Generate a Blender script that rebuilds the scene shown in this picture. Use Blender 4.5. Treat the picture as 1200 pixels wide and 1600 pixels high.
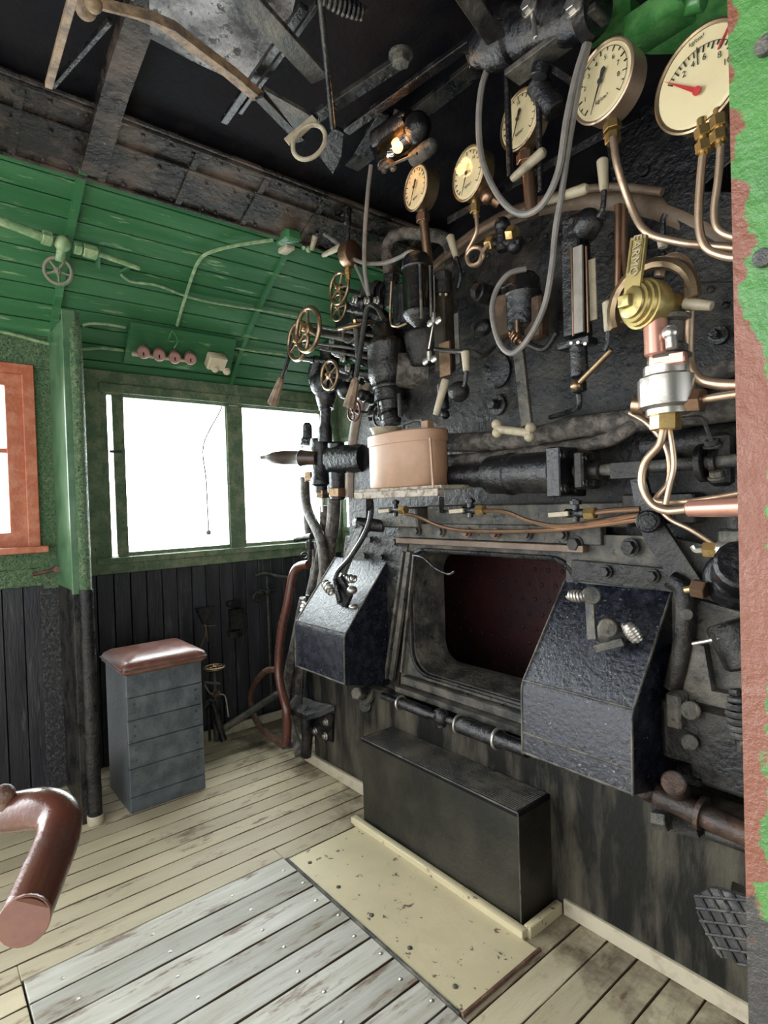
import bpy, math, random
from mathutils import Vector, Matrix
random.seed(7)
for _o in list(bpy.data.objects):
    bpy.data.objects.remove(_o)
S = 0.75                       # all measures below are taken with the eye at 1.6; S brings them to metres
V = Vector
SC = bpy.context.scene
COL = SC.collection
# ------------------------------------------------------------------ camera
FPX = 905.0
YAW, PIT, ROL = math.radians(50.4), math.radians(-1.0), math.radians(-1.8)
_w = V((-math.sin(YAW)*math.cos(PIT), math.cos(YAW)*math.cos(PIT), math.sin(PIT)))
_r0 = V((math.cos(YAW), math.sin(YAW), 0)); _u0 = _r0.cross(_w)
_r = _r0*math.cos(ROL) + _u0*math.sin(ROL); _u = -_r0*math.sin(ROL) + _u0*math.cos(ROL)
EYE = V((0, 0, 1.6))
cam = bpy.data.cameras.new('camera'); camo = bpy.data.objects.new('camera', cam); COL.objects.link(camo)
camo.matrix_world = Matrix(((_r.x, _u.x, -_w.x, 0), (_r.y, _u.y, -_w.y, 0), (_r.z, _u.z, -_w.z, 1.6*S), (0, 0, 0, 1)))
cam.sensor_fit = 'VERTICAL'; cam.sensor_height = 36.0; cam.lens = 36.0*FPX/1600.0
cam.clip_start = 0.05; cam.clip_end = 100
SC.camera = camo
# ------------------------------------------------------------------ world, light, exposure
wd = bpy.data.worlds.new('sky'); SC.world = wd; wd.use_nodes = True
bg = wd.node_tree.nodes['Background']; bg.inputs[0].default_value = (0.93, 0.97, 1.0, 1); bg.inputs[1].default_value = 2.2
_N, _L = wd.node_tree.nodes, wd.node_tree.links        # hazy sky, brightest low on the seat side where the sun stands
_tc = _N.new('ShaderNodeTexCoord'); _dp = _N.new('ShaderNodeVectorMath'); _dp.operation = 'DOT_PRODUCT'; _dp.inputs[1].default_value = (-.93, .12, .34)
_L.new(_tc.outputs['Generated'], _dp.inputs[0]); _mr = _N.new('ShaderNodeMapRange'); _mr.interpolation_type = 'SMOOTHSTEP'
_mr.inputs[1].default_value = .1; _mr.inputs[2].default_value = .95; _mr.inputs[3].default_value = 2.0; _mr.inputs[4].default_value = 20.0
_L.new(_dp.outputs['Value'], _mr.inputs[0]); _L.new(_mr.outputs[0], bg.inputs[1])
def area(name, loc, target, sx, sy, energy, color=(1, 1, 1)):
    l = bpy.data.lights.new(name, 'AREA'); l.shape = 'RECTANGLE'; l.size = sx*S; l.size_y = sy*S; l.energy = energy; l.color = color
    o = bpy.data.objects.new(name, l); COL.objects.link(o); o.location = V(loc)*S
    o.rotation_euler = (V(target)-V(loc)).to_track_quat('-Z', 'Y').to_euler(); return o
# daylight entering through the open back and the side opening of the cab
area('daylight_from_open_back', (-1.3, -1.9, 1.7), (-1.8, 2.0, 1.1), 4.4, 2.4, 15, (1.0, 0.95, 0.87))
area('daylight_from_side_opening', (1.25, -0.3, 1.7), (-2.5, 1.2, 1.5), 1.8, 1.3, 6, (1.0, 0.97, 0.92))
SC.view_settings.view_transform = 'Standard'; SC.view_settings.look = 'None'
SC.view_settings.gamma = 1; SC.view_settings.use_curve_mapping = False; SC.view_settings.exposure = 0.32
# ------------------------------------------------------------------ points seen on known planes of the cab
def _ray(px, py): return _w*FPX + _r*(px-600) - _u*(py-800)
def Q(px, py, y): d = _ray(px, py); return EYE + d*(y/d.y)
def X(px, py, x): d = _ray(px, py); return EYE + d*(x/d.x)
def Z(px, py, z): d = _ray(px, py); return EYE + d*((z-1.6)/d.z)
def D(px, py, k): return EYE + _ray(px, py)*(k/FPX)
def pxm(p): return (V(p)-EYE).dot(_w)/FPX        # metres covered by one pixel at p
# ------------------------------------------------------------------ materials
def mat(name, c1, c2=None, scale=6, lo=.45, hi=.6, rough=.5, rough2=None, metal=0., bump=.0, bscale=40, c3=None, s3=30, lo3=.6, hi3=.68, stretch=None, coat=0):
    m = bpy.data.materials.new(name); m.use_nodes = True; nt = m.node_tree; N = nt.nodes; L = nt.links
    b = N['Principled BSDF']; b.inputs['Metallic'].default_value = metal; b.inputs['Roughness'].default_value = rough
    b.inputs['Base Color'].default_value = (*c1, 1)
    if coat: b.inputs['Coat Weight'].default_value = coat; b.inputs['Coat Roughness'].default_value = .12
    tc = N.new('ShaderNodeTexCoord'); co = tc.outputs['Object']
    if stretch:
        mp = N.new('ShaderNodeMapping'); mp.inputs['Scale'].default_value = stretch; L.new(co, mp.inputs[0]); co = mp.outputs[0]
    def noise(s, det=6):
        n = N.new('ShaderNodeTexNoise'); n.inputs['Scale'].default_value = s; n.inputs['Detail'].default_value = det
        n.inputs['Roughness'].default_value = .65; L.new(co, n.inputs['Vector']); return n.outputs['Fac']
    def ramp(f, a, z):
        r = N.new('ShaderNodeMapRange'); r.inputs[1].default_value = a; r.inputs[2].default_value = z; L.new(f, r.inputs[0]); return r.outputs[0]
    col = None
    if c2:
        f = ramp(noise(scale), lo, hi); mx = N.new('ShaderNodeMix'); mx.data_type = 'RGBA'
        mx.inputs[6].default_value = (*c1, 1); mx.inputs[7].default_value = (*c2, 1); L.new(f, mx.inputs[0]); col = mx.outputs[2]
        if rough2 is not None:
            rr = N.new('ShaderNodeMix'); rr.inputs[2].default_value = rough; rr.inputs[3].default_value = rough2
            L.new(f, rr.inputs[0]); L.new(rr.outputs[0], b.inputs['Roughness'])
    if c3:
        f = ramp(noise(s3, 8), lo3, hi3); mx = N.new('ShaderNodeMix'); mx.data_type = 'RGBA'
        if col: L.new(col, mx.inputs[6])
        else: mx.inputs[6].default_value = (*c1, 1)
        mx.inputs[7].default_value = (*c3, 1); L.new(f, mx.inputs[0]); col = mx.outputs[2]
    if col: L.new(col, b.inputs['Base Color'])
    if bump:
        bp = N.new('ShaderNodeBump'); bp.inputs['Strength'].default_value = bump; bp.inputs['Distance'].default_value = .01
        L.new(noise(bscale, 5), bp.inputs['Height']); L.new(bp.outputs[0], b.inputs['Normal'])
    m['bsdf'] = 1
    return m
GREEN = mat('green_gloss_paint', (.026, .115, .042), (.05, .165, .07), 7, .4, .65, .28, .4, bump=.35, bscale=22, c3=(.22, .33, .18), s3=38, lo3=.60, hi3=.68, stretch=(1, .13, 1))
GREENF = mat('green_frame_paint', (.085, .135, .07), (.19, .22, .13), 14, .45, .6, .38, .5, bump=.7, bscale=60, c3=(.02, .03, .02), s3=70, lo3=.6, hi3=.66)
GREENR = mat('green_rough_flaking_paint', (.055, .13, .055), (.15, .2, .10), 60, .46, .6, .4, .6, bump=1., bscale=110, c3=(.012, .016, .01), s3=130, lo3=.55, hi3=.6)
PALEG = mat('pale_green_pipe_paint', (.14, .26, .12), (.3, .38, .2), 30, .45, .6, .4)
BRIGHT = mat('bright_green_casting_paint', (.05, .2, .05), (.11, .3, .09), 20, .45, .6, .3)
BLACK = mat('black_gloss_paint', (.006, .006, .008), (.03, .028, .025), 16, .5, .7, .18, .36, bump=.5, bscale=50)
BLACKD = mat('black_dusty_steel', (.006, .006, .007), (.05, .045, .036), 9, .44, .72, .26, .5, bump=.6, bscale=45, c3=(.24, .21, .16), s3=90, lo3=.68, hi3=.76)
SOOTSHADE = mat('soot_and_shade_black', (.003, .003, .005), (.009, .008, .009), 6, .45, .65, .6, .8, bump=.4)  # sooty parts, and the shade painted in behind the gauges
SOOTB = mat('soot_brown_sheet', (.008, .007, .006), (.11, .08, .06), 7, .44, .7, .24, .45, bump=.9, bscale=45, c3=(.3, .27, .24), s3=55, lo3=.66, hi3=.74, stretch=(1, .6, 1))
SHROUD = mat('worn_blue_black_paint', (.004, .005, .010), (.017, .020, .034), 28, .48, .70, .26, .45, bump=.4, bscale=80, c3=(.22, .23, .25), s3=120, lo3=.62, hi3=.70)
LEDGE = mat('dusty_grey_steel', (.035, .036, .035), (.14, .125, .10), 12, .42, .66, .4, .6, metal=.2, bump=.6, bscale=60, c3=(.015, .014, .013), s3=40, lo3=.58, hi3=.66)
LOWER = mat('stained_khaki_black_steel', (.010, .010, .009), (.085, .075, .055), 5, .44, .70, .35, .6, bump=.4, stretch=(2.5, 1, .6))
BROWNM = mat('brown_lagging', (.09, .055, .032), (.17, .12, .08), 10, .4, .65, .5, bump=.3)
DRUST = mat('dark_rusty_steel', (.02, .012, .009), (.08, .04, .025), 14, .45, .65, .5, bump=.5)
RUST = mat('rusty_steel', (.075, .036, .024), (.15, .08, .05), 25, .45, .6, .5, bump=.5)
REDB = mat('red_brown_pipe_paint', (.085, .028, .018), (.05, .022, .02), 14, .5, .7, .24, .32, bump=.15, c3=(.4, .2, .14), s3=60, lo3=.7, hi3=.78)
PIPEW = mat('taped_lagging', (.035, .03, .026), (.14, .12, .1), 30, .44, .6, .5, bump=.8, bscale=90)
COPPER = mat('aged_copper', (.33, .2, .13), (.15, .09, .06), 20, .5, .7, .3, .4, metal=.9)
COPPERW = mat('warm_copper_pipe', (.5, .36, .25), (.3, .19, .12), 14, .5, .72, .34, .5, metal=.75)
COPPERP = mat('pink_copper', (.6, .3, .23), (.3, .15, .1), 10, .55, .75, .3, .4, metal=.6)
BRASS = mat('brass', (.62, .43, .18), (.32, .2, .07), 30, .5, .7, .28, .4, metal=.9)
BRASSD = mat('dark_brass', (.28, .2, .12), (.10, .07, .045), 25, .5, .7, .3, .4, metal=.85)
STEEL = mat('bright_steel', (.55, .52, .48), (.25, .22, .19), 20, .5, .7, .3, .45, metal=.85)
BONE = mat('worn_white_handle', (.34, .29, .2), (.2, .16, .11), 30, .5, .7, .5)
CABLE = mat('grey_cable', (.14, .13, .12), (.2, .18, .16), 20, .4, .6, .5)
DIAL = mat('cream_dial', (.68, .58, .38), (.6, .49, .3), 6, .45, .7, .45)
INK = mat('black_ink', (.02, .02, .02), rough=.6)
REDINK = mat('red_needle', (.42, .03, .03), rough=.4)
TAN = mat('tan_enamel', (.34, .195, .115), (.27, .155, .088), 5, .45, .62, .42, bump=.15, c3=(.3, .16, .09), s3=50, lo3=.66, hi3=.75)
SHELF = mat('scuffed_light_wood', (.34, .3, .24), (.15, .1, .07), 40, .48, .6, .6, bump=.5)
LATH = mat('sooty_wood_lath', (.27, .18, .1), (.1, .07, .05), 25, .42, .62, .6, bump=.5)
REDW = mat('red_brown_window_wood', (.4, .105, .05), (.5, .19, .11), 20, .45, .65, .4, bump=.3)
LEATHER = mat('brown_leatherette', (.12, .045, .033), (.2, .1, .075), 12, .45, .7, .3, .42, bump=.25)
SEATM = mat('blue_grey_painted_wood', (.05, .062, .068), (.10, .115, .12), 14, .4, .65, .4, .5, bump=.4, bscale=50, c3=(.2, .21, .21), s3=70, lo3=.68, hi3=.74)
PINK = mat('pink_porcelain', (.38, .19, .16), (.3, .15, .13), 20, .4, .6, .35)
CREAM = mat('cream_plastic', (.6, .5, .36), rough=.35)
PLATE = mat('cream_painted_steel', (.50, .43, .27), (.44, .38, .24), 4, .4, .6, .42, bump=.1, c3=(.10, .065, .055), s3=30, lo3=.625, hi3=.64)
FIREB = mat('dark_red_oxide', (.045, .008, .008), (.022, .005, .007), 5, .4, .6, .6, bump=.4)
PATCH = mat('peeling_grey_white_sheet', (.03, .03, .032), (.36, .35, .35), 6, .42, .62, .5, bump=.8, bscale=40, c3=(.02, .02, .02), s3=22, lo3=.54, hi3=.6)
STEP = mat('oily_dark_sheet', (.010, .010, .008), (.03, .027, .018), 5, .4, .65, .3, .45, bump=.2)
WHITE = mat('white_paint', (.42, .37, .27), (.28, .24, .17), 20, .5, .7, .5)
CHROME = mat('shiny_black_tread_plate', (.09, .09, .10), (.25, .25, .27), 9, .45, .6, .22, .35, metal=.8)
for _m, _k in ((SOOTSHADE, .12), (BLACKD, .28), (LOWER, .2), (STEP, .3), (SOOTB, .35), (LEDGE, .35)): _m.node_tree.nodes['Principled BSDF'].inputs['Specular IOR Level'].default_value = _k
def glassm(name, tint, mixf, rough=.05):
    m = bpy.data.materials.new(name); m.use_nodes = True; nt = m.node_tree; N = nt.nodes; L = nt.links
    N.remove(N['Principled BSDF']); t = N.new('ShaderNodeBsdfTransparent'); t.inputs[0].default_value = (*tint, 1)
    g = N.new('ShaderNodeBsdfGlossy'); g.inputs['Roughness'].default_value = rough
    x = N.new('ShaderNodeMixShader'); x.inputs[0].default_value = mixf; L.new(t.outputs[0], x.inputs[1]); L.new(g.outputs[0], x.inputs[2])
    L.new(x.outputs[0], N['Material Output'].inputs[0]); return m
GLASS = glassm('window_glass', (.96, .98, .97), .05)
LGLASS = glassm('smoky_lamp_glass', (.5, .45, .4), .12)
def emis(name, c, s):
    m = bpy.data.materials.new(name); m.use_nodes = True; b = m.node_tree.nodes['Principled BSDF']
    b.inputs['Base Color'].default_value = (*c, 1); b.inputs['Emission Color'].default_value = (*c, 1); b.inputs['Emission Strength'].default_value = s; return m
BULB = emis('glowing_bulb', (1.0, .36, .07), 26)
def boards_mat(name, base, alt, groove_axis, width, dark, worn, stretch, rough=.42, gap=.008, bias=0., chips=None, off=0.):
    """painted boards: tint by board, grain and worn spots along the board; seams are also cut in the mesh"""
    m = mat(name, base, alt, 5, .35, .65, rough, rough+.12, bump=.35, bscale=30, stretch=stretch)
    nt = m.node_tree; N = nt.nodes; L = nt.links; b = N['Principled BSDF']
    src = b.inputs['Base Color'].links[0].from_socket
    tc = N.new('ShaderNodeTexCoord'); sp = N.new('ShaderNodeSeparateXYZ'); L.new(tc.outputs['Object'], sp.inputs[0])
    d = N.new('ShaderNodeMath'); d.operation = 'MULTIPLY_ADD'; d.inputs[1].default_value = 1/(width*S); d.inputs[2].default_value = off; L.new(sp.outputs[groove_axis], d.inputs[0])
    fl = N.new('ShaderNodeMath'); fl.operation = 'FLOOR'; L.new(d.outputs[0], fl.inputs[0])
    wn = N.new('ShaderNodeTexWhiteNoise'); wn.noise_dimensions = '1D'; L.new(fl.outputs[0], wn.inputs['W'])
    mr = N.new('ShaderNodeMapRange'); mr.inputs[3].default_value = .78; mr.inputs[4].default_value = 1.12; L.new(wn.outputs['Value'], mr.inputs[0])
    hs = N.new('ShaderNodeHueSaturation'); L.new(mr.outputs[0], hs.inputs['Value']); L.new(src, hs.inputs['Color'])
    mp = N.new('ShaderNodeMapping'); mp.inputs['Scale'].default_value = worn[1]; L.new(tc.outputs['Object'], mp.inputs[0])
    ad = N.new('ShaderNodeVectorMath'); ad.operation = 'ADD'; L.new(mp.outputs[0], ad.inputs[0]); L.new(wn.outputs['Color'], ad.inputs[1])
    n = N.new('ShaderNodeTexNoise'); n.inputs['Scale'].default_value = worn[2]; n.inputs['Detail'].default_value = 9; n.inputs['Roughness'].default_value = .7; L.new(ad.outputs[0], n.inputs['Vector'])
    r = N.new('ShaderNodeMapRange'); r.inputs[1].default_value = worn[3]; r.inputs[2].default_value = worn[4]; L.new(n.outputs['Fac'], r.inputs[0])
    mx = N.new('ShaderNodeMix'); mx.data_type = 'RGBA'; L.new(hs.outputs[0], mx.inputs[6]); mx.inputs[7].default_value = (*worn[0], 1); L.new(r.outputs[0], mx.inputs[0])
    out = mx.outputs[2]
    # grime caught in the seams
    fr = N.new('ShaderNodeMath'); fr.operation = 'FRACT'; L.new(d.outputs[0], fr.inputs[0])
    pg = N.new('ShaderNodeMath'); pg.operation = 'PINGPONG'; pg.inputs[1].default_value = .5; L.new(fr.outputs[0], pg.inputs[0])
    n2 = N.new('ShaderNodeTexNoise'); n2.inputs['Scale'].default_value = 7; n2.inputs['Detail'].default_value = 5; L.new(mp.outputs[0], n2.inputs['Vector'])
    m2 = N.new('ShaderNodeMath'); m2.operation = 'MULTIPLY_ADD'; m2.inputs[1].default_value = -.11; m2.inputs[2].default_value = .075; L.new(n2.outputs['Fac'], m2.inputs[0])
    sb = N.new('ShaderNodeMath'); sb.operation = 'SUBTRACT'; L.new(pg.outputs[0], sb.inputs[0]); L.new(m2.outputs[0], sb.inputs[1])
    r2 = N.new('ShaderNodeMapRange'); r2.inputs[1].default_value = gap; r2.inputs[2].default_value = gap+.02; r2.inputs[3].default_value = 1; r2.inputs[4].default_value = 0; L.new(sb.outputs[0], r2.inputs[0])
    mx2 = N.new('ShaderNodeMix'); mx2.data_type = 'RGBA'; L.new(out, mx2.inputs[6]); mx2.inputs[7].default_value = (*dark, 1); L.new(r2.outputs[0], mx2.inputs[0])
    L.new(mx2.outputs[2], b.inputs['Base Color']); return m
FLOORM = boards_mat('cream_painted_floorboards', (.40, .34, .22), (.47, .41, .28), 0, .11, (.09, .055, .03), ((.14, .085, .05), (3, .9, 3), 5.5, .565, .66), (4, .5, 4))
HATCHM = boards_mat('worn_pale_floorboards', (.32, .30, .235), (.45, .445, .40), 0, .129, (.06, .038, .022), ((.15, .10, .07), (4, .8, 4), 8, .55, .66), (10, .6, 10), rough=.3)
def knots(m, sc, thr, col=(.11, .06, .035)):
    nt = m.node_tree; N = nt.nodes; L = nt.links; b = N['Principled BSDF']; src = b.inputs['Base Color'].links[0].from_socket
    tc = N.new('ShaderNodeTexCoord'); mp = N.new('ShaderNodeMapping'); mp.inputs['Scale'].default_value = (1.5, .8, 0); L.new(tc.outputs['Object'], mp.inputs[0])
    nz = N.new('ShaderNodeTexNoise'); nz.inputs['Scale'].default_value = 18; L.new(tc.outputs['Object'], nz.inputs['Vector'])
    v = N.new('ShaderNodeTexVoronoi'); v.inputs['Scale'].default_value = sc; L.new(mp.outputs[0], v.inputs['Vector'])
    a = N.new('ShaderNodeMath'); a.operation = 'MULTIPLY_ADD'; a.inputs[1].default_value = .10; L.new(nz.outputs['Fac'], a.inputs[0]); L.new(v.outputs['Distance'], a.inputs[2])
    r = N.new('ShaderNodeMapRange'); r.inputs[1].default_value = thr+.05; r.inputs[2].default_value = thr+.085; r.inputs[3].default_value = .85; r.inputs[4].default_value = 0; L.new(a.outputs[0], r.inputs[0])
    mx = N.new('ShaderNodeMix'); mx.data_type = 'RGBA'; L.new(r.outputs[0], mx.inputs[0]); L.new(src, mx.inputs[6]); mx.inputs[7].default_value = (*col, 1); L.new(mx.outputs[2], b.inputs['Base Color'])
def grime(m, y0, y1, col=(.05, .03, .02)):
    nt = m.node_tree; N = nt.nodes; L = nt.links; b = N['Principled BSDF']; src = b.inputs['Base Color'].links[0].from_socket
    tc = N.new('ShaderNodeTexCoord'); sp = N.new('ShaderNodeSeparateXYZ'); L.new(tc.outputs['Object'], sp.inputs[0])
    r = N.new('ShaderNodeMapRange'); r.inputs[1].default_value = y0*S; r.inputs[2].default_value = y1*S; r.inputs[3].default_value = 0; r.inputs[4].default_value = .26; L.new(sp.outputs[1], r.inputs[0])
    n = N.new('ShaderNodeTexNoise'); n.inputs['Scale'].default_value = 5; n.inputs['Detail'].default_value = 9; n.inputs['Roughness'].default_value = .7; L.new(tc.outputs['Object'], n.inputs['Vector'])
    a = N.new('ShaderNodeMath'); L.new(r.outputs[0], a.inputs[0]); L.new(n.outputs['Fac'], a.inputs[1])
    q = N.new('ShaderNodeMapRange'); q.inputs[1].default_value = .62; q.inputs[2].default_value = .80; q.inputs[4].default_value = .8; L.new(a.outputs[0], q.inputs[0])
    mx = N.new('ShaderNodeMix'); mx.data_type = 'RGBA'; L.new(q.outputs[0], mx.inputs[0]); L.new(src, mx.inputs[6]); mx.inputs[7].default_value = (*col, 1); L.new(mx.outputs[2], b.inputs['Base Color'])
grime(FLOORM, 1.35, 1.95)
knots(HATCHM, 4.2, .03); knots(FLOORM, 2.6, .02)
PLANKM = boards_mat('black_painted_planks', (.016, .017, .021), (.038, .038, .044), 1, .1, (.004, .004, .005), ((.1, .1, .105), (2, 3, .4), 7, .56, .72), (3, 4, .6), rough=.3)
PLANKM.node_tree.nodes['Principled BSDF'].inputs['Specular IOR Level'].default_value = .3
# ------------------------------------------------------------------ mesh building
JIT = [0]
class MB:
    def __init__(s): s.v = []; s.f = []
    def add(s, vs, fs):
        b = len(s.v); s.v += [V(p) for p in vs]; s.f += [tuple(b+i for i in f) for f in fs]; return s
    def box(s, x0, x1, y0, y1, z0, z1):
        return s.add([(x, y, z) for x in (x0, x1) for y in (y0, y1) for z in (z0, z1)],
                     [(0, 1, 3, 2), (4, 6, 7, 5), (0, 4, 5, 1), (2, 3, 7, 6), (0, 2, 6, 4), (1, 5, 7, 3)])
    def bbox(s, c, h, ax=None, bev=.15):
        """bevelled box: centre, half sizes, axes"""
        c = V(c); ax = ax or (V((1, 0, 0)), V((0, 1, 0)), V((0, 0, 1))); JIT[0] += 1; j_ = (JIT[0] % 9)*6e-5; h = [q+j_ for q in h]; b = min(h)*bev; loops = []   # hairline differences keep faces from lying in one plane
        def loop(w, k):
            a, d = h[0]-k, h[1]-k; q = b
            return [c+ax[0]*x+ax[1]*y+ax[2]*w for x, y in ((-a+q, -d), (a-q, -d), (a, -d+q), (a, d-q), (a-q, d), (-a+q, d), (-a, d-q), (-a, -d+q))]
        return s.loft([loop(-h[2], b), loop(-h[2]+b, 0), loop(h[2]-b, 0), loop(h[2], b)], caps=True)
    def loft(s, loops, caps=False, closed=True):
        n = len(loops[0]); vs = [p for l in loops for p in l]; fs = []
        for i in range(len(loops)-1):
            for j in range(n if closed else n-1):
                k = (j+1) % n; fs.append((i*n+j, i*n+k, (i+1)*n+k, (i+1)*n+j))
        if caps: fs.append(tuple(range(n))[::-1]); fs.append(tuple((len(loops)-1)*n+j for j in range(n)))
        return s.add(vs, fs)
    def frame(s, ax):
        ax = V(ax).normalized(); t = V((0, 0, 1)) if abs(ax.z) < .9 else V((1, 0, 0)); a = ax.cross(t).normalized(); return a, ax.cross(a)
    def lathe(s, p0, ax, prof, n=20, caps=True):
        """prof: (distance along axis, radius)"""
        p0 = V(p0); ax = V(ax).normalized(); a, b = s.frame(ax)
        return s.loft([[p0+ax*t+(a*math.cos(2*math.pi*i/n)+b*math.sin(2*math.pi*i/n))*max(r, .0004) for i in range(n)] for t, r in prof], caps)
    def cyl(s, p0, p1, r0, r1=None, n=16, bev=True):
        p0, p1 = V(p0), V(p1); L = (p1-p0).length; r1 = r0 if r1 is None else r1; q = min(r0, r1, L/2)*.14 if bev else 0
        return s.lathe(p0, p1-p0, [(0, r0-q), (q, r0), (L-q, r1), (L, r1-q)] if bev else [(0, r0), (L, r1)], n)
    def hexn(s, p0, p1, r): return s.cyl(p0, p1, r, n=6)
    def sphere(s, c, r, sc=(1, 1, 1), n=16, m=9):
        c = V(c); vs = []; fs = []
        for i in range(m+1):
            t = math.pi*i/m; rr = max(math.sin(t), .001)
            vs += [c+V((math.cos(2*math.pi*j/n)*rr*r*sc[0], math.sin(2*math.pi*j/n)*rr*r*sc[1], math.cos(t)*r*sc[2])) for j in range(n)]
        for i in range(m):
            for j in range(n): fs.append((i*n+j, (i+1)*n+j, (i+1)*n+(j+1) % n, i*n+(j+1) % n))
        return s.add(vs, fs)
    def tube(s, pts, r, n=10, smooth=True, sub=6):
        pts = [V(p) for p in pts]
        rs = r if isinstance(r, (list, tuple)) else [r]*len(pts)
        if smooth and len(pts) > 2:
            P = [pts[0]*2-pts[1]]+pts+[pts[-1]*2-pts[-2]]; out = []; ro = []
            for i in range(1, len(P)-2):
                for k in range(sub):
                    t = k/sub; a, b, c, d = P[i-1:i+3]
                    out.append(.5*((2*b)+(c-a)*t+(2*a-5*b+4*c-d)*t*t+(3*b-a-3*c+d)*t**3)); ro.append(rs[i-1]*(1-t)+rs[min(i, len(rs)-1)]*t)
            out.append(pts[-1]); ro.append(rs[-1]); pts, rs = out, ro
        tg = [(pts[min(i+1, len(pts)-1)]-pts[max(i-1, 0)]).normalized() for i in range(len(pts))]
        a, _ = s.frame(tg[0]); loops = []
        for p, t, q in zip(pts, tg, rs):
            a = (a-t*a.dot(t)).normalized(); b = t.cross(a)
            loops.append([p+(a*math.cos(2*math.pi*i/n)+b*math.sin(2*math.pi*i/n))*q for i in range(n)])
        return s.loft(loops, True)
    def ring(s, c, ax, R, r, n=32, m=8, sa=1., sb=1.):
        c = V(c); ax = V(ax).normalized(); a, b = s.frame(ax); loops = []
        for i in range(n+1):
            t = 2*math.pi*i/n; d = a*math.cos(t)*sa+b*math.sin(t)*sb
            loops.append([c+d*R+(d.normalized()*math.cos(2*math.pi*j/m)+ax*math.sin(2*math.pi*j/m))*r for j in range(m)])
        return s.loft(loops)
    def spring(s, p0, p1, R, r, turns):
        p0, p1 = V(p0), V(p1); a, b = s.frame(p1-p0); n = turns*12
        rr = [R*(.62+.38*math.sin(math.pi*i/n)) for i in range(n+1)]
        return s.tube([p0.lerp(p1, i/n)+(a*math.cos(i*math.pi/6)+b*math.sin(i*math.pi/6))*rr[i] for i in range(n+1)], r, 6, False)
    def prism(s, poly, ext):
        JIT[0] += 1; ext = V(ext); poly = [V(p)-ext.normalized()*(JIT[0] % 9)*1.5e-4 for p in poly]; return s.loft([poly, [p+V(ext) for p in poly]], True)
    def bar(s, p0, p1, w, t, up=(0, 0, 1)):
        """flat bar from p0 to p1, w wide, t thick; width lies along 'up' made square to the bar"""
        p0, p1 = V(p0), V(p1); d = (p1-p0); L = d.length; d.normalize(); u = V(up); u = (u-d*u.dot(d)).normalized(); k = d.cross(u)
        return s.bbox((p0+p1)/2, (w/2, t/2, L/2), (u, k, d), .2)
    def bolt(s, c, ax, r):
        c = V(c); ax = V(ax).normalized(); s.cyl(c-ax*r*.1, c+ax*r*.25, r*1.35, n=14); return s.hexn(c+ax*r*.2, c+ax*r*1.1, r)
ORG = {}
def ob(name, mb, m, parent=None, sharp=38, label=None):
    me = bpy.data.meshes.new(name)
    if parent is None:
        xs = [p.x for p in mb.v]; ys = [p.y for p in mb.v]; org = V(((min(xs)+max(xs))/2, (min(ys)+max(ys))/2, min(p.z for p in mb.v)))
    else: org = ORG[parent.name]
    me.from_pydata([tuple((p-org)*S) for p in mb.v], [], mb.f); me.update()
    for p in me.polygons: p.use_smooth = True
    me.set_sharp_from_angle(angle=math.radians(sharp))
    me.materials.append(m); o = bpy.data.objects.new(name, me); COL.objects.link(o)
    if parent is None: o.location = org*S
    else: o.parent = parent
    ORG[o.name] = org
    import bmesh
    bm = bmesh.new(); bm.from_mesh(me); bmesh.ops.recalc_face_normals(bm, faces=bm.faces); bm.to_mesh(me); bm.free()
    if label: o['label'] = label
    return o
def each(name, mbs, m, parent):
    for b_ in mbs: ob(name, b_, m, parent)
def tag(o, label, cat, group=None, kind=None):
    o['label'] = label; o['category'] = cat
    if group: o['group'] = group
    if kind: o['kind'] = kind
    return o
def one(name, mb, m, label, cat, group=None, kind=None, sharp=38): return tag(ob(name, mb, m, None, sharp), label, cat, group, kind)
def thing(name, label, cat, loc, group=None):
    o = bpy.data.objects.new(name, None); COL.objects.link(o); o.location = V(loc)*S; o.empty_display_size = .05; ORG[o.name] = V(loc)
    return tag(o, label, cat, group)
def struct(name, mb, m, label=None, sharp=38):
    o = ob(name, mb, m, None, sharp); o['kind'] = 'structure'
    if label: o['label'] = label
    return o
def wstruct(name, mb, m, label=None):
    """structure whose texture runs in room coordinates: origin stays at the room's corner"""
    me_org = V((0, 0, 0)); ORG['_room'] = me_org
    class _P: name = '_room'
    me = bpy.data.meshes.new(name); me.from_pydata([tuple(p*S) for p in mb.v], [], mb.f); me.update()
    for p in me.polygons: p.use_smooth = True
    me.set_sharp_from_angle(angle=math.radians(30)); me.materials.append(m)
    o = bpy.data.objects.new(name, me); COL.objects.link(o); ORG[o.name] = me_org; o['kind'] = 'structure'
    if label: o['label'] = label
    return o
def text(s, size, o, xa, ya, m, parent, name='lettering', align='CENTER'):
    cu = bpy.data.curves.new('t', 'FONT'); cu.body = s; cu.size = size; cu.align_x = align; cu.align_y = 'CENTER'; cu.extrude = size*.02
    t = bpy.data.objects.new('t', cu); COL.objects.link(t); dg = bpy.context.evaluated_depsgraph_get()
    me = bpy.data.meshes.new_from_object(t.evaluated_get(dg)); o = V(o); xa = V(xa).normalized(); ya = V(ya).normalized(); za = xa.cross(ya)
    mb = MB().add([o+xa*v.co.x+ya*v.co.y+za*(v.co.z+.0008) for v in me.vertices], [tuple(p.vertices) for p in me.polygons])
    bpy.data.objects.remove(t); bpy.data.curves.remove(cu); bpy.data.meshes.remove(me)
    return ob(name, mb, m, parent)
XA, YA, ZA = V((1, 0, 0)), V((0, 1, 0)), V((0, 0, 1)); NY = V((0, -1, 0))

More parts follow.
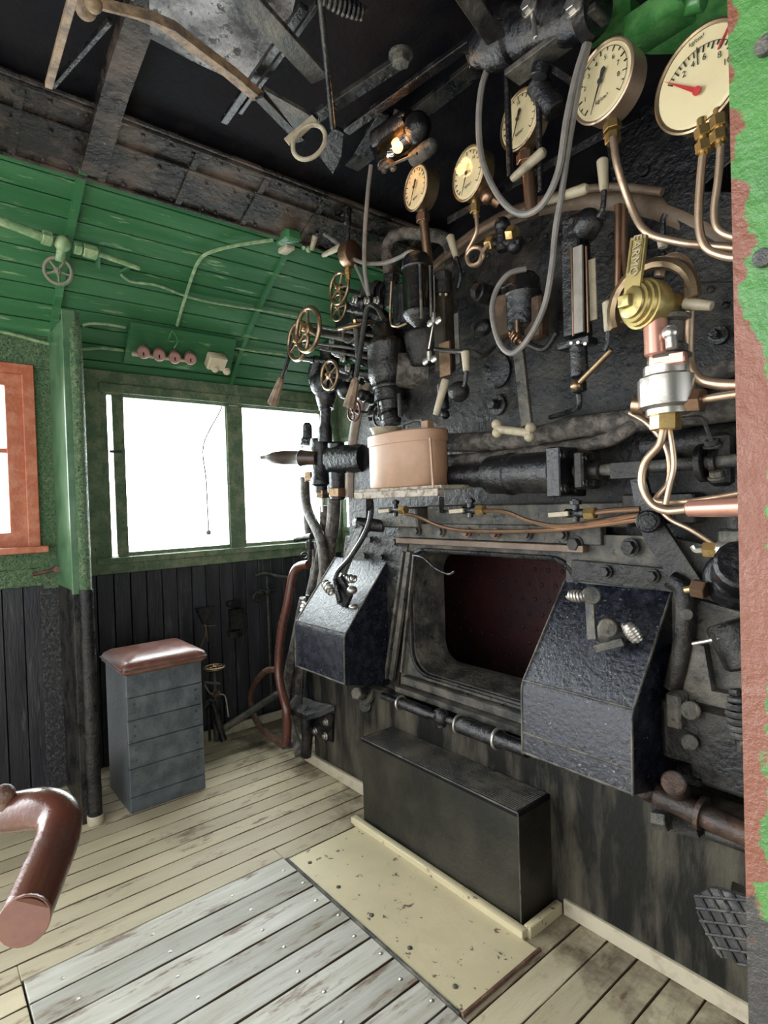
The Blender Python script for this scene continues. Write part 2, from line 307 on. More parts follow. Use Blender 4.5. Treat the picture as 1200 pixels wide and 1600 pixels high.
# ================================================================== THE ROOM
# floor: separate boards along y, over a dark bed
mb = MB(); w = .11; i0 = int(-4.0/w)-1
for i in range(i0, 11):
    x0, x1 = i*w, (i+1)*w
    spans = [(-2.0, 2.3)]
    if x0 < -2.33 < x1:
        mb.bbox(((x0-2.33)/2, .76, -.02), ((-2.33-x0)/2-.001, .508, .02), bev=.12)
    if x1 > -2.33 and x0 < -1.0: spans = [(-2.0, .25), (1.27, 2.3)]
    for a, b in spans:
        if x1 < -4.0: continue
        mb.bbox(((x0+x1)/2, (a+b)/2, -.02), (w/2-.0022, (b-a)/2, .02), bev=.12)
wstruct('floor', mb, FLOORM, 'cream painted floorboards with scuffs and dark seams')
wstruct('floor', MB().box(-4, 1.2, -2.1, 2.8, -.09, -.035), SOOTSHADE)
mb = MB(); w = .129
for i in range(-18, -8):
    x0, x1 = i*w, (i+1)*w
    if x0 < -2.34: x0 = -2.325
    mb.bbox(((x0+x1)/2, .76, -.012), ((x1-x0)/2-.003, .503, .018), bev=.12)
h = wstruct('floor', mb, HATCHM); h.name = 'floor_hatch'; ORG[h.name] = V((0, 0, 0)); del h['kind']
tag(h, 'pale worn plank hatch let into the cream floor beside the steel plate', 'floor hatch')
rb = MB()
for i in range(-18, -9):
    for yy in (.36, .66, .98, 1.22): rb.sphere(((i+.5)*.129+.02, yy+.02*(i % 2), .006), .008, (1, 1, .35), 10, 5)
ob('nail_heads', rb, STEEL, h)
pl = thing('floor_plate', 'cream painted steel floor plate with chipped edge in front of the step box', 'floor plate', (-1.77, 1.48, 0))
pz = [(-2.285, 1.272), (-1.24, 1.272), (-1.235, 1.30), (-1.235, 1.66), (-2.29, 1.66)]
ob('plate', MB().prism([(x, y, .004) for x, y in pz], (0, 0, .006)), PLATE, pl)
ob('edge_strip', MB().bar((-2.29, 1.268, .008), (-1.24, 1.268, .008), .012, .010), LEDGE, pl, label='bare steel edge strip')
ob('edge_strip', MB().bar((-1.232, 1.27, .008), (-1.232, 1.67, .008), .012, .010), RUST, pl, label='rusty edge strip')
for k in range(5):
    ob('rivet', MB().sphere((-2.2+k*.22, 1.33, .011), .010, (1, 1, .4), 10, 5), LEDGE, pl)
# baseboards along the boiler front and the step
struct('baseboard_front', MB().bbox((-2.72, 1.885, .03), (.40, .012, .03)).bbox((-.56, 1.90, .03), (.72, .012, .03)), WHITE)
struct('baseboard_step', MB().bbox((-1.82, 1.675, .018), (.52, .016, .018)).bbox((-1.30, 1.79, .02), (.014, .10, .022)), PLATE, 'cream strip at foot of the step box')
struct('baseboard_left', MB().bbox((-3.86, 1.86, .03), (.012, .88, .03)), WHITE)
# the wall beside the seat: planks, sill, window band
WX = -3.9
def vplanks(x, y0, y1, z0, z1, w, t=.02):
    m_ = MB(); y = y0
    while y < y1-.01:
        e = min(y+w, y1); m_.bbox((x-t/2, (y+e)/2, (z0+z1)/2), (t/2, (e-y)/2-.0018, (z1-z0)/2), bev=.35); y = e
    return m_
wstruct('wall_left', vplanks(WX, .7, 2.76, 0, 1.2, .1).box(WX-.04, WX-.021, .7, 2.76, 0, 1.2), PLANKM, 'black painted plank wainscot')
mb = MB()
wy0, wy1 = .80, 2.76
mb.bbox((WX-.01, 1.78, 1.255), (.03, .98, .055)).bbox((WX+.012, 1.80, 1.285), (.035, .9, .02))     # sill
mb.bbox((WX-.01, 1.78, 2.40), (.03, .98, .075)).bbox((WX+.006, 1.82, 2.365), (.03, .87, .03))     # head
mb.bbox((WX-.01, .86, 1.8), (.03, .10, .55)).bbox((WX-.01, .975, 1.8), (.02, .022, .55))
mb.bbox((WX-.01, 1.845, 1.8), (.035, .062, .52))                                                    # post between the panes
mb.bbox((WX-.01, 2.68, 1.8), (.03, .08, .55))
struct('wall_left', mb, GREENF, 'green painted window band')
wf = struct('window_2', MB().bbox((WX, 1.06, 1.83), (.016, .035, .51)).bbox((WX, 1.42, 2.335), (.014, .39, .018)).bbox((WX, 1.42, 1.315), (.014, .39, .016)).bbox((WX, 1.79, 1.83), (.014, .012, .5)), GREENF, 'sliding window frame in faded green')
ob('pane', MB().box(WX-.003, WX+.003, 1.08, 1.785, 1.32, 2.33), GLASS, wf)
ob('pane_catch', MB().cyl((WX+.02, 1.0, 1.97), (WX+.02, 1.07, 1.97), .009), LEDGE, wf)
wf = struct('window_3', MB().bbox((WX, 2.25, 2.335), (.014, .36, .018)).bbox((WX, 2.25, 1.315), (.014, .36, .016)).bbox((WX, 2.59, 1.83), (.014, .014, .5)), GREENF)
ob('pane', MB().box(WX-.003, WX+.003, 1.9, 2.6, 1.32, 2.33), GLASS, wf)
# door left of the post
DX = -3.82
wstruct('door_1', vplanks(DX, -1.0, .585, 0, 1.19, .1).box(DX-.05, DX-.021, -1.0, .7, 0, 1.2), PLANKM, 'black plank door')
struct('trim_1', MB().bbox((DX+.005, .635, .6), (.02, .055, .6)), mat('thick_flaking_black_paint', (.014, .014, .017), (.07, .07, .07), 80, .5, .62, .25, .4, bump=1., bscale=110), 'black flaking door stile')
mb = MB().bbox((DX+.005, -.2, 1.235), (.02, .79, .05)).bbox((DX+.005, -.2, 1.335), (.02, .79, .048)).bbox((DX+.005, .64, 1.8), (.02, .055, .62)).bbox((DX+.008, -.2, 2.505), (.02, .89, .085)).bbox((DX, -.2, 2.63), (.02, .89, .045)).bbox((DX+.004, -.59, 1.85), (.02, .47, .62))
struct('trim_2', mb, GREENR, 'rough flaking green door framing')
wf = struct('window_1', MB().bbox((DX+.02, .23, 2.405), (.025, .36, .03)).bbox((DX+.02, .56, 1.9), (.025, .03, .51)).bbox((DX+.02, -.1, 1.9), (.025, .03, .51)), REDW, 'red brown window frame')
ob('sash', MB().bbox((DX+.012, .22, 2.35), (.02, .32, .04)).bbox((DX+.012, .22, 1.445), (.02, .32, .05)).bbox((DX+.012, .49, 1.9), (.02, .042, .46)).bbox((DX+.012, -.05, 1.9), (.02, .04, .46)).bbox((DX+.0, .2, 1.95), (.012, .25, .014)), REDW, wf)
ob('sill', MB().bbox((DX+.05, .22, 1.395), (.045, .4, .018)), REDW, wf)
ob('pane', MB().box(DX-.003, DX+.003, -.02, .455, 1.49, 2.32), GLASS, wf)
dh = thing('door_handle', 'small rusty bar handle on the green door frame below the red window', 'handle', X(68, 893, DX+.03))
ob('bar', MB().cyl(X(50, 898, DX+.06), X(92, 889, DX+.06), .011), RUST, dh)
ob('boss', MB().cyl(X(90, 890, DX+.02), X(90, 890, DX+.075), .02), RUST, dh)
ob('backplate', MB().bbox(X(84, 902, DX+.028), (.004, .05, .06)), GREENR, dh)
# post with its web: a T-section standing in from the wall
struct('trim_3', MB().bbox((-3.59, .685, 1.9), (.30, .012, .72)).bbox((-3.275, .672, 1.9), (.012, .03, .72)), mat('green_web_plate_paint', (.04, .11, .05), (.09, .17, .09), 8, .4, .6, .3), 'green web plate between wall and post')
struct('trim_8', MB().bbox((-3.59, .685, .59), (.30, .012, .59)).bbox((-3.275, .672, .59), (.012, .03, .59)), BLACKD, 'black lower web plate')
pt = thing('cab_post', 'tall pipe-like post running from floor to curved green roof left of seat', 'post', (-3.25, .70, 0))
ob('post', MB().tube([(-3.245, .70, .0), (-3.245, .70, 1.2)], .034, 14, False), BLACKD, pt, label='black lower half of the post')
ob('upper_post', MB().tube([(-3.26, .70, 1.2), (-3.26, .70, 2.3), (-3.30, .70, 2.62)], .03, 12), GREENR, pt, label='green flaking upper half of the post')
ob('collar', MB().cyl((-3.245, .70, .45), (-3.245, .70, .47), .038), BLACKD, pt)
ob('collar', MB().cyl((-3.245, .70, 0), (-3.245, .70, .045), .04), WHITE, pt, label='white painted foot of the post')
# curved roof
PROF = [(-3.93, 2.44), (-3.80, 2.60), (-3.68, 2.71), (-3.48, 2.87), (-3.25, 3.02), (-3.07, 3.12), (-2.92, 3.20)]
def resample(pr, n):
    P = [V((a, 0, b)) for a, b in pr]; L = [0]
    for i in range(1, len(P)): L.append(L[-1]+(P[i]-P[i-1]).length)
    out = []
    for k in range(n+1):
        t = L[-1]*k/n; i = 1
        while i < len(P)-1 and L[i] < t: i += 1
        out.append(P[i-1].lerp(P[i], (t-L[i-1])/(L[i]-L[i-1])))
    return out
pr = resample(PROF, 12); mb = MB()
for i in range(len(pr)-1):
    a, b = pr[i], pr[i+1]; d = (b-a); n_ = V((-d.z, 0, d.x)).normalized()
    if n_.x > 0: n_ = -n_          # outward (towards wall)
    for y0, y1 in ((-2.0, .68), (.70, 1.82), (1.84, 2.76)):
        c = (a+b)/2+n_*.012+YA*(y0+y1)/2
        mb.bbox(c, (d.length/2-.0035, .012, (y1-y0)/2), (d.normalized(), n_, YA), .3)
mb.loft([[V((p.x, y, p.z)) + V((-.018, 0, .018)) for p in pr]+[V((p.x, y, p.z))+V((-.04, 0, .045)) for p in pr[::-1]] for y in (-2.0, 2.76)], True)
wstruct('ceiling', mb, GREEN, 'green painted curved roof boards')
PR2 = [(-2.92, 3.20), (-2.76, 3.27), (-2.5, 3.36), (-2.1, 3.46), (-1.6, 3.52), (-1.0, 3.5), (-.4, 3.38), (0.2, 3.15), (.7, 2.75), (.93, 2.44)]
p2 = [V((a, 0, b)) for a, b in PR2]
wstruct('ceiling', MB().loft([[p+YA*y for p in p2]+[p+YA*y+ZA*.03 for p in p2[::-1]] for y in (-2.0, 2.76)], True), SOOTSHADE, 'soot blackened roof')
mb = MB(); b0, b1 = V((-2.97, 0, 3.165)), V((-2.62, 0, 3.305))   # brown sheet with mouldings beside the green boards
dn = (b1-b0).normalized(); nn = V((dn.z, 0, -dn.x))
mb.bbox((b0+b1)/2+YA*.38+nn*.01, ((b1-b0).length/2, .006, 2.36), (dn, nn, YA), .3)
for t, r in ((.03, .010), (.62, .009), (.93, .014), (1.0, .012)): mb.tube([b0.lerp(b1, t)+nn*.02+YA*-1.9, b0.lerp(b1, t)+nn*.02+YA*2.7], r, 8, False)
o = wstruct('ceiling', mb, SOOTB, 'sooty brown sheet beside the green boards')
sd = MB()
for k in range(26):
    for t in (.1, .5, .85): sd.sphere(b0.lerp(b1, t)+nn*.018+YA*(-.3+k*.118+.03*math.sin(k*3+t*9)), .009, (1, 1, 1), 8, 5)
for k in range(8): sd.bar(b0.lerp(b1, .05)+nn*.018+YA*(.05+k*.36), b0.lerp(b1, .9)+nn*.018+YA*(.05+k*.36), .03, .012, YA)
wstruct('ceiling', sd, SOOTB, 'rivets and straps of the brown sheet')
# roof ribs
def rib(name, y, prof, wd, th, m, lab):
    r_ = [V((a, y, b)) for a, b in prof]; mbb = MB(); lo = []
    for i, p in enumerate(r_):
        t = (r_[min(i+1, len(r_)-1)]-r_[max(i-1, 0)]).normalized(); n_ = V((t.z, 0, -t.x))
        if n_.z > 0: n_ = -n_
        lo.append([p-YA*wd, p+YA*wd, p+YA*wd+n_*th, p-YA*wd+n_*th])
    return wstruct(name, mbb.loft(lo, True), m, lab)
rib('trim_4', .69, PROF, .018, .03, GREEN, 'green roof rib above the post')
rib('trim_5', 1.83, PROF, .014, .022, GREEN, 'green roof rib above the seat')
rib('trim_6', .72, [(-2.92, 3.20), (-2.76, 3.27), (-2.5, 3.36), (-2.1, 3.45), (-1.6, 3.51), (-.8, 3.46)], .05, .07, SOOTB, 'black roof rib')
# front wall behind the boiler
def arch(cx, cz, R, n, y, a0=0, a1=180): return [V((cx+R*math.cos(math.radians(a0+(a1-a0)*i/n)), y, cz+R*math.sin(math.radians(a0+(a1-a0)*i/n)))) for i in range(n+1)]
wstruct('wall_front', MB().box(-3.95, -3.86, 2.76, 2.80, 0, 2.6).box(-3.86, -3.40, 2.76, 2.80, 0, 1.38).box(-3.86, -3.40, 2.76, 2.80, 2.12, 2.6).box(-3.40, -2.6, 2.76, 2.80, 0, 2.6), GREENF, 'dark green front wall')
wstruct('wall_front', MB().prism([(-4.0, 2.755, 2.55), (-4.0, 2.755, 2.9), (-3.45, 2.755, 3.2), (-2.92, 2.755, 3.4), (-2.92, 2.755, 2.55)], (0, .04, 0)), GREEN, 'green upper front wall')
wstruct('wall_front', MB().prism([(-2.92, 2.755, .0), (-2.92, 2.755, 3.4), (-1.6, 2.755, 3.7), (.2, 2.755, 3.5), (.98, 2.755, 2.7), (.98, 2.755, 0)], (0, .04, 0)), SOOTSHADE, 'black front wall with the dark void painted in')  # near-black colour stands in for the unlit void above the boiler
wf = struct('window_4', MB().bbox((-3.63, 2.765, 2.11), (.23, .02, .018)).bbox((-3.63, 2.765, 1.39), (.23, .02, .018)).bbox((-3.405, 2.765, 1.75), (.016, .02, .37)), GREENF)
ob('pane', MB().box(-3.86, -3.41, 2.775, 2.781, 1.4, 2.1), GLASS, wf)
# right-hand side of the cab, open above the waist
wstruct('wall_right', vplanks(.93, -.2, 2.76, 0, 1.2, .1), PLANKM)
struct('wall_right', MB().bbox((.93, .3, 2.36), (.03, 2.4, .09)).bbox((.93, 2.6, 1.8), (.03, .15, .6)).bbox((.93, 1.25, 1.8), (.03, .08, .6)), GREENF)
# near partition on the right: green sheet with a rusted border
pm = mat('green_sheet_rusted_border', (.03, .115, .02), (.05, .165, .03), 9, .4, .62, .4, .55, bump=.5, bscale=60, c3=(.17, .21, .07), s3=9, lo3=.56, hi3=.68)
nt = pm.node_tree; N = nt.nodes; L = nt.links; b = N['Principled BSDF']; src = b.inputs['Base Color'].links[0].from_socket
tc = N.new('ShaderNodeTexCoord'); sp = N.new('ShaderNodeSeparateXYZ'); L.new(tc.outputs['Object'], sp.inputs[0])
cr = N.new('ShaderNodeValToRGB'); zr = N.new('ShaderNodeMapRange'); zr.inputs[1].default_value = 0; zr.inputs[2].default_value = 3*S; L.new(sp.outputs[2], zr.inputs[0]); L.new(zr.outputs[0], cr.inputs[0])
e = cr.color_ramp.elements; e[0].position = .0; e[0].color = (.2,)*3+(1,); e[1].position = 1; e[1].color = (.09,)*3+(1,)
for ps, v in ((.36, .22), (.43, .30), (.47, .40), (.595, .38), (.61, .13), (.73, .08)):
    q = e.new(ps); q.color = (v, v, v, 1)
nn1 = N.new('ShaderNodeTexNoise'); nn1.inputs['Scale'].default_value = 26; nn1.inputs['Detail'].default_value = 8; L.new(tc.outputs['Object'], nn1.inputs['Vector'])
a1 = N.new('ShaderNodeMath'); a1.operation = 'MULTIPLY_ADD'; a1.inputs[1].default_value = .06; a1.inputs[2].default_value = -.03; L.new(nn1.outputs['Fac'], a1.inputs[0])
a2 = N.new('ShaderNodeMath'); a2.operation = 'MULTIPLY_ADD'; a2.inputs[1].default_value = .085; L.new(cr.outputs[0], a2.inputs[0]); L.new(a1.outputs[0], a2.inputs[2])
a3 = N.new('ShaderNodeMath'); a3.operation = 'ADD'; a3.inputs[1].default_value = .34*S; L.new(sp.outputs[0], a3.inputs[0])   # distance from the sheet's free edge
a4 = N.new('ShaderNodeMath'); a4.operation = 'SUBTRACT'; L.new(a2.outputs[0], a4.inputs[0]); L.new(a3.outputs[0], a4.inputs[1])
a5 = N.new('ShaderNodeMapRange'); a5.inputs[1].default_value = 0; a5.inputs[2].default_value = .003; L.new(a4.outputs[0], a5.inputs[0])
mx = N.new('ShaderNodeMix'); mx.data_type = 'RGBA'; L.new(a5.outputs[0], mx.inputs[0]); L.new(src, mx.inputs[6]); mx.inputs[7].default_value = (.125, .038, .018, 1)
zd = N.new('ShaderNodeMath'); zd.operation = 'MULTIPLY_ADD'; zd.inputs[1].default_value = .25; L.new(nn1.outputs['Fac'], zd.inputs[0]); L.new(sp.outputs[2], zd.inputs[2])
zz = N.new('ShaderNodeMapRange'); zz.inputs[1].default_value = .98*S+.12; zz.inputs[2].default_value = 1.0*S+.12; zz.inputs[3].default_value = 1; zz.inputs[4].default_value = 0; L.new(zd.outputs[0], zz.inputs[0])
mx2 = N.new('ShaderNodeMix'); mx2.data_type = 'RGBA'; L.new(zz.outputs[0], mx2.inputs[0]); L.new(mx.outputs[2], mx2.inputs[6]); mx2.inputs[7].default_value = (.022, .02, .018, 1); L.new(mx2.outputs[2], b.inputs['Base Color'])
PY = .9; ex = Q(1153, 800, PY).x
print('panel edge x', ex)
a3.inputs[1].default_value = -ex*S
pnl = wstruct('wall_partition', MB().box(ex, .93, PY, PY+.025, 0, 3.12), pm, 'green partition sheet with rusted free edge')
sc_ = MB()
for px_, py_ in ((1198, 75), (1195, 405)):
    c = Q(px_, py_, PY); sc_.cyl(c, c-YA*.012, .012)
ob('screw', sc_, LEDGE, pnl)

# ================================================================== THE BOILER
BX, BZ, BR = -1.58, 1.63, 1.16
boil = thing('locomotive_boiler', 'black steel boiler backhead with firehole filling the front of the cab', 'boiler', (BX, 2.0, 0))
mb = MB()
for a, b_, z0, z1 in ((BX-BR, -2.24, .6, 1.42), (-1.14, BX+BR, .6, 1.42)): mb.box(a, b_, 2.0, 2.06, z0, z1)
mb.box(BX-BR, BX+BR, 2.0, 2.06, 1.42, BZ)
mb.prism(arch(BX, BZ, BR, 40, 2.0), (0, .06, 0)); ob('backhead', mb, BLACKD, boil)
ob('flange', MB().tube(arch(BX, BZ, BR-.01, 40, 2.03), .05, 12, False), BROWNM, boil, label='brown lagging around the arched edge')
wr = MB(); wr.loft([[p+YA*y for p in arch(BX, BZ, BR-.02, 40, 0)]+[p+YA*y for p in arch(BX, BZ, BR-.06, 40, 0)[::-1]] for y in (2.04, 2.75)], True)
ob('wrapper', wr, SOOTSHADE, boil)
ob('lower_plate', MB().bbox((-1.45, 1.95, .31), (1.60, .05, .31), bev=.3), LOWER, boil, label='lower black plate with khaki drip stains')
# firebox interior seen through the opening
fb = MB(); fx0, fx1, fy0, fy1, fz0, fz1 = -2.7, -.5, 2.14, 2.72, .55, 1.50
fb.box(fx0, fx1, fy1, fy1+.02, fz0, fz1).box(fx0-.02, fx0, fy0, fy1, fz0, fz1).box(fx1, fx1+.02, fy0, fy1, fz0, fz1).box(fx0, fx1, fy0, fy1, fz0-.02, fz0).box(fx0, fx1, fy0, fy1, fz1, fz1+.02)
for i in range(24):
    for j in range(11):
        fb.sphere((fx0+.05+i*.09+(j % 2)*.045, fy1, fz0+.05+j*.085), .014, (1, .7, 1), 8, 5)
ob('firebox', fb, FIREB, boil, label='dark red studded plates inside the firehole')
def rrect(x0, x1, z0, z1, r, y, n=6):
    out = []
    for cx, cz, a in ((x1-r, z1-r, 0), (x0+r, z1-r, 90), (x0+r, z0+r, 180), (x1-r, z0+r, 270)):
        for k in range(n+1): t = math.radians(a+90*k/n); out.append(V((cx+r*math.cos(t), y, cz+r*math.sin(t))))
    return out
ox0, ox1, oz0, oz1 = -2.145, -1.22, .755, 1.35
fr = MB().loft([rrect(-2.26, -1.12, .64, 1.45, .01, 2.0), rrect(-2.26, -1.12, .64, 1.45, .01, 1.945), rrect(ox0-.02, ox1+.02, oz0-.02, oz1+.02, .13, 1.94),
                rrect(ox0, ox1, oz0, oz1, .12, 1.95), rrect(ox0+.012, ox1-.012, oz0+.012, oz1-.012, .11, 2.04), rrect(ox0+.018, ox1-.018, oz0+.018, oz1-.018, .10, 2.15), rrect(-2.7, -.5, .55, 1.5, .01, 2.16)])
ob('firehole_frame', fr, LEDGE, boil, label='dusty grey rounded firehole ring')
ob('ring_bead', MB().tube(rrect(ox0-.01, ox1+.01, oz0-.01, oz1+.01, .12, 1.935)+[rrect(ox0-.01, ox1+.01, oz0-.01, oz1+.01, .12, 1.935)[0]], .011, 8, False), BLACKD, boil)
# door slides
ob('door_rail', MB().bbox((-1.68, 1.92, 1.405), (.52, .03, .013)), BROWNM, boil, label='brown upper door rail')
ob('door_rail', MB().bbox((-1.65, 1.93, 1.455), (.55, .02, .035)), LEDGE, boil)
ob('door_rail', MB().bbox((-1.68, 1.90, .665), (.52, .045, .014)).bbox((-1.68, 1.92, .70), (.52, .02, .02)), LEDGE, boil, label='lower door rail')
for k, (a, b_) in enumerate(((-2.2, -1.78), (-1.72, -1.25))):
    ob('slide_bar', MB().bbox(((a+b_)/2, 1.88, .61), ((b_-a)/2, .03, .012)).bbox(((a+b_)/2, 1.90, .585), ((b_-a)/2, .012, .02)), BLACKD, boil)
for k in range(6):
    ob('bolt', MB().bolt((-2.05+k*.16, 1.90, 1.455), NY, .018), RUST if k in (2, 3) else LEDGE, boil)
for k in range(4): ob('bolt', MB().cyl((-1.98+k*.2, 1.925, .715), (-1.98+k*.2, 1.915, .715), .012), BLACK, boil)
ob('side_plate', MB().prism([Q(540, 838, 1.935), Q(638, 840, 1.935), Q(622, 1090, 1.935), Q(603, 1085, 1.935), Q(560, 1072, 1.935), Q(520, 1000, 1.935)], (0, .03, 0)), BLACKD, boil)
for a, b_, w_ in (((640, 862), (612, 1062), .03), ((631, 862), (603, 1060), .016), ((648, 865), (628, 1050), .012)):
    ob('guide_strip', MB().bar(Q(*a, 1.915), Q(*b_, 1.915), w_, .02, XA), LEDGE, boil)
ob('crown_ledge', MB().bbox((-2.18, 1.93, 1.52), (.15, .05, .05)), LEDGE, boil)
ob('crown_ledge', MB().bbox((-1.5, 1.96, 1.53), (.5, .04, .045)), LEDGE, boil, label='grey ledge above the firehole')
ob('crown_ledge', MB().bbox((-.9, 1.95, 1.55), (.12, .04, .05)), BLACKD, boil)
for (a, b_) in ((565, 812), (612, 812), (580, 846), (560, 845), (598, 848)): pass
for q in ((580, 843), (618, 847), (571, 868), (598, 870), (622, 905), (618, 953), (615, 1010)):
    c = Q(*q, 1.925); ob('bolt', MB().bolt(c, NY, .017), BLACKD, boil)
# right fascia behind the right shroud
ob('side_plate', MB().prism([Q(886, 835, 1.93), Q(1030, 838, 1.93), Q(1150, 860, 1.93), Q(1160, 1000, 1.93), Q(1060, 1010, 1.93), Q(884, 930, 1.93)], (0, .03, 0)), LEDGE, boil)
ob('strap', MB().bar(Q(895, 890, 1.905), Q(1062, 908, 1.905), .075, .02), BLACKD, boil)
for q in ((900, 850), (985, 855)): ob('bolt', MB().bolt(Q(*q, 1.91), NY, .024), BLACKD, boil)
for q in ((947, 893), (1020, 900)): ob('bolt', MB().bolt(Q(*q, 1.89), NY, .018), BLACKD, boil)
arm = [Q(1000, 800, 1.87), Q(1024, 800, 1.87), Q(1098, 912, 1.87), Q(1098, 930, 1.87), Q(1062, 925, 1.87), Q(1010, 850, 1.87), Q(998, 822, 1.87)]
ob('bracket_arm', MB().prism(arm, (0, .02, 0)), BLACKD, boil)
ob('bracket_arm', MB().prism([Q(985, 750, 1.88), Q(1008, 745, 1.88), Q(1024, 808, 1.88), Q(996, 815, 1.88)], (0, .02, 0)), BLACK, boil)
ob('pivot_bolt', MB().cyl(Q(1012, 815, 1.86), Q(1012, 815, 1.80), .036).cyl(Q(1012, 815, 1.80), Q(1012, 815, 1.775), .024), BLACK, boil)
for q, r in (((780, 633), .045), ((778, 580), .075), ((1125, 525), .03), ((1008, 268), .02), ((598, 1010), .02)):
    c = Q(*q, 2.0); ob('wash_out_plug', MB().cyl(c, c+NY*.02, r, n=24).hexn(c+NY*.02, c+NY*.06, r*.5) if r != .075 else MB().cyl(c, c+NY*.015, r, n=24), BLACK, boil)
# studs over the backhead
for k in range(34):
    a = math.radians(20+k*4.1); c = V((BX+(BR-.13)*math.cos(a), 1.995, BZ+(BR-.13)*math.sin(a))); ob('rivet', MB().sphere(c, .012, (1, .6, 1), 8, 5), BLACKD, boil)
# dark dome casing above the boiler, right
dc = thing('dome_casing', 'large dark rounded plate casing above the boiler behind the right gauges', 'casing', Q(1040, 330, 2.1))
ob('plate', MB().prism([Q(945, 210, 2.15), Q(1010, 165, 2.15), Q(1150, 190, 2.15), Q(1150, 240, 2.15), Q(1085, 300, 2.15), Q(1030, 338, 2.15), Q(985, 345, 2.15), Q(960, 300, 2.15)], (0, .25, 0)), BLACK, dc)
ob('edge_strip', MB().tube([Q(1160, 235, 2.14), Q(1085, 300, 2.14), Q(1028, 340, 2.14), Q(985, 347, 2.14)], .004, 6), LEDGE, dc)
ob('grey_patch', MB().prism([Q(1030, 300, 1.985), Q(1150, 300, 1.985), Q(1155, 440, 1.985), Q(1062, 440, 1.985), Q(1062, 350, 1.985)], (0, .02, 0)), BLACKD, dc)
# step box
st = thing('step_box', 'black sheet steel step with ribbed tread under the firehole', 'step', (-1.82, 1.83, 0))
ob('body', MB().box(-2.285, -1.335, 1.70, 1.90, 0.0, .425), STEP, st)
tr = MB().bbox((-1.81, 1.80, .43), (.4755, .1005, .010), bev=.2)
ob('tread', tr, SOOTSHADE, st)
rb = MB()
for i in range(17): rb.bar((-2.275, 1.71+i*.0113, .4395), (-1.345, 1.71+i*.0113, .4395), .0048, .007, YA)
ob('tread_ribs', rb, LEDGE, st)
ob('edge_trim', MB().tube([(-2.285, 1.70, .438), (-1.335, 1.70, .438)], .0035, 6, False).tube([(-1.335, 1.70, .438), (-1.335, 1.70, .0)], .003, 6, False), LEDGE, st)
# shrouds either side of the firehole
def shroud(name, label, xa, xb, pl_pts, q, w=.01):
    t = thing(name, label, 'shroud', ((xa+xb)/2, 1.85, .62))
    P = [(1.94, 1.285), (1.925, 1.27), (1.66, .955), (1.65, .93), (1.645, .70), (1.90, .64), (1.94, .64)]
    m_ = MB().loft([[V((x, y, z)) for y, z in P] for x in (xa, xb)], True); ob('casing', m_, SHROUD, t)
    ed = MB()
    for x in (xa, xb):
        ed.tube([V((x, y, z)) for y, z in P[:5]], .0045, 6, False)
    ed.tube([V((xa, 1.66, .956)), V((xb, 1.66, .956))], .0045, 6, False); ed.tube([V((xa, 1.646, .705)), V((xb, 1.646, .705))], .005, 6, False)
    if q: ed.tube([V((xa, 1.648, .775)), V((xb, 1.648, .775))], .0045, 6, False)
    ob('worn_edges', ed, LEDGE, t, label='edges worn to bare grey metal'); return t
sl = shroud('firehole_shroud', 'left black shroud box with its sloping top shining white in window light', -2.80, -2.335, None, False)
ob('knob', MB().sphere(Q(550, 922, 1.76), .028, (1, 1, .8)), STEEL, sl); ob('knob', MB().sphere(Q(552, 948, 1.72), .024, (1, 1, .6)), STEEL, sl)
ob('spring_handle', MB().spring(Q(506, 908, 1.72), Q(520, 928, 1.72), .022, .007, 5), STEEL, sl)
ob('spring_handle', MB().spring(Q(530, 903, 1.78), Q(556, 905, 1.78), .02, .007, 4), STEEL, sl)
ob('catch', MB().prism([Q(520, 905, 1.74), Q(532, 900, 1.74), Q(548, 930, 1.74), Q(540, 948, 1.74), Q(527, 944, 1.74)], (0, .02, 0)), BLACK, sl)
sr = shroud('firehole_shroud', 'right black shroud box with speckled wear and spring-handled lever', -1.265, -.865, None, True)
ob('lever', MB().bar(Q(921, 925, 1.72), Q(926, 1000, 1.68), .03, .014, XA).cyl(Q(924, 930, 1.74), Q(924, 930, 1.70), .03), LEDGE, sr)
ob('spring_handle', MB().spring(Q(888, 930, 1.70), Q(916, 932, 1.70), .017, .005, 6), STEEL, sr)
ob('spring_handle', MB().spring(Q(978, 975, 1.70), Q(998, 1002, 1.70), .018, .006, 7), STEEL, sr)
ob('mount', MB().sphere(Q(955, 990, 1.76), .06, (1, .5, .6)).cyl(Q(950, 978, 1.75), Q(950, 982, 1.69), .03).bar(Q(930, 1014, 1.70), Q(975, 1002, 1.72), .025, .02), LEDGE, sr)
# lever with clevis above the left shroud
lv = thing('damper_lever', 'grey cranked lever hanging from a shaft above the left shroud', 'lever', Q(560, 880, 1.84))
ob('arm', MB().bar(Q(566, 820, 1.80), Q(535, 895, 1.76), .05, .022, XA), LEDGE, lv)
ob('arm', MB().tube([Q(578, 775, 1.80), Q(580, 800, 1.79), Q(572, 830, 1.78), Q(548, 870, 1.76), Q(525, 900, 1.74), Q(532, 940, 1.70)], .014, 8), BLACK, lv, label='thin black bent arm')
ob('pivot', MB().cyl(Q(556, 818, 1.80), Q(600, 822, 1.90), .034).cyl(Q(553, 816, 1.79), Q(558, 817, 1.81), .022), BLACK, lv)

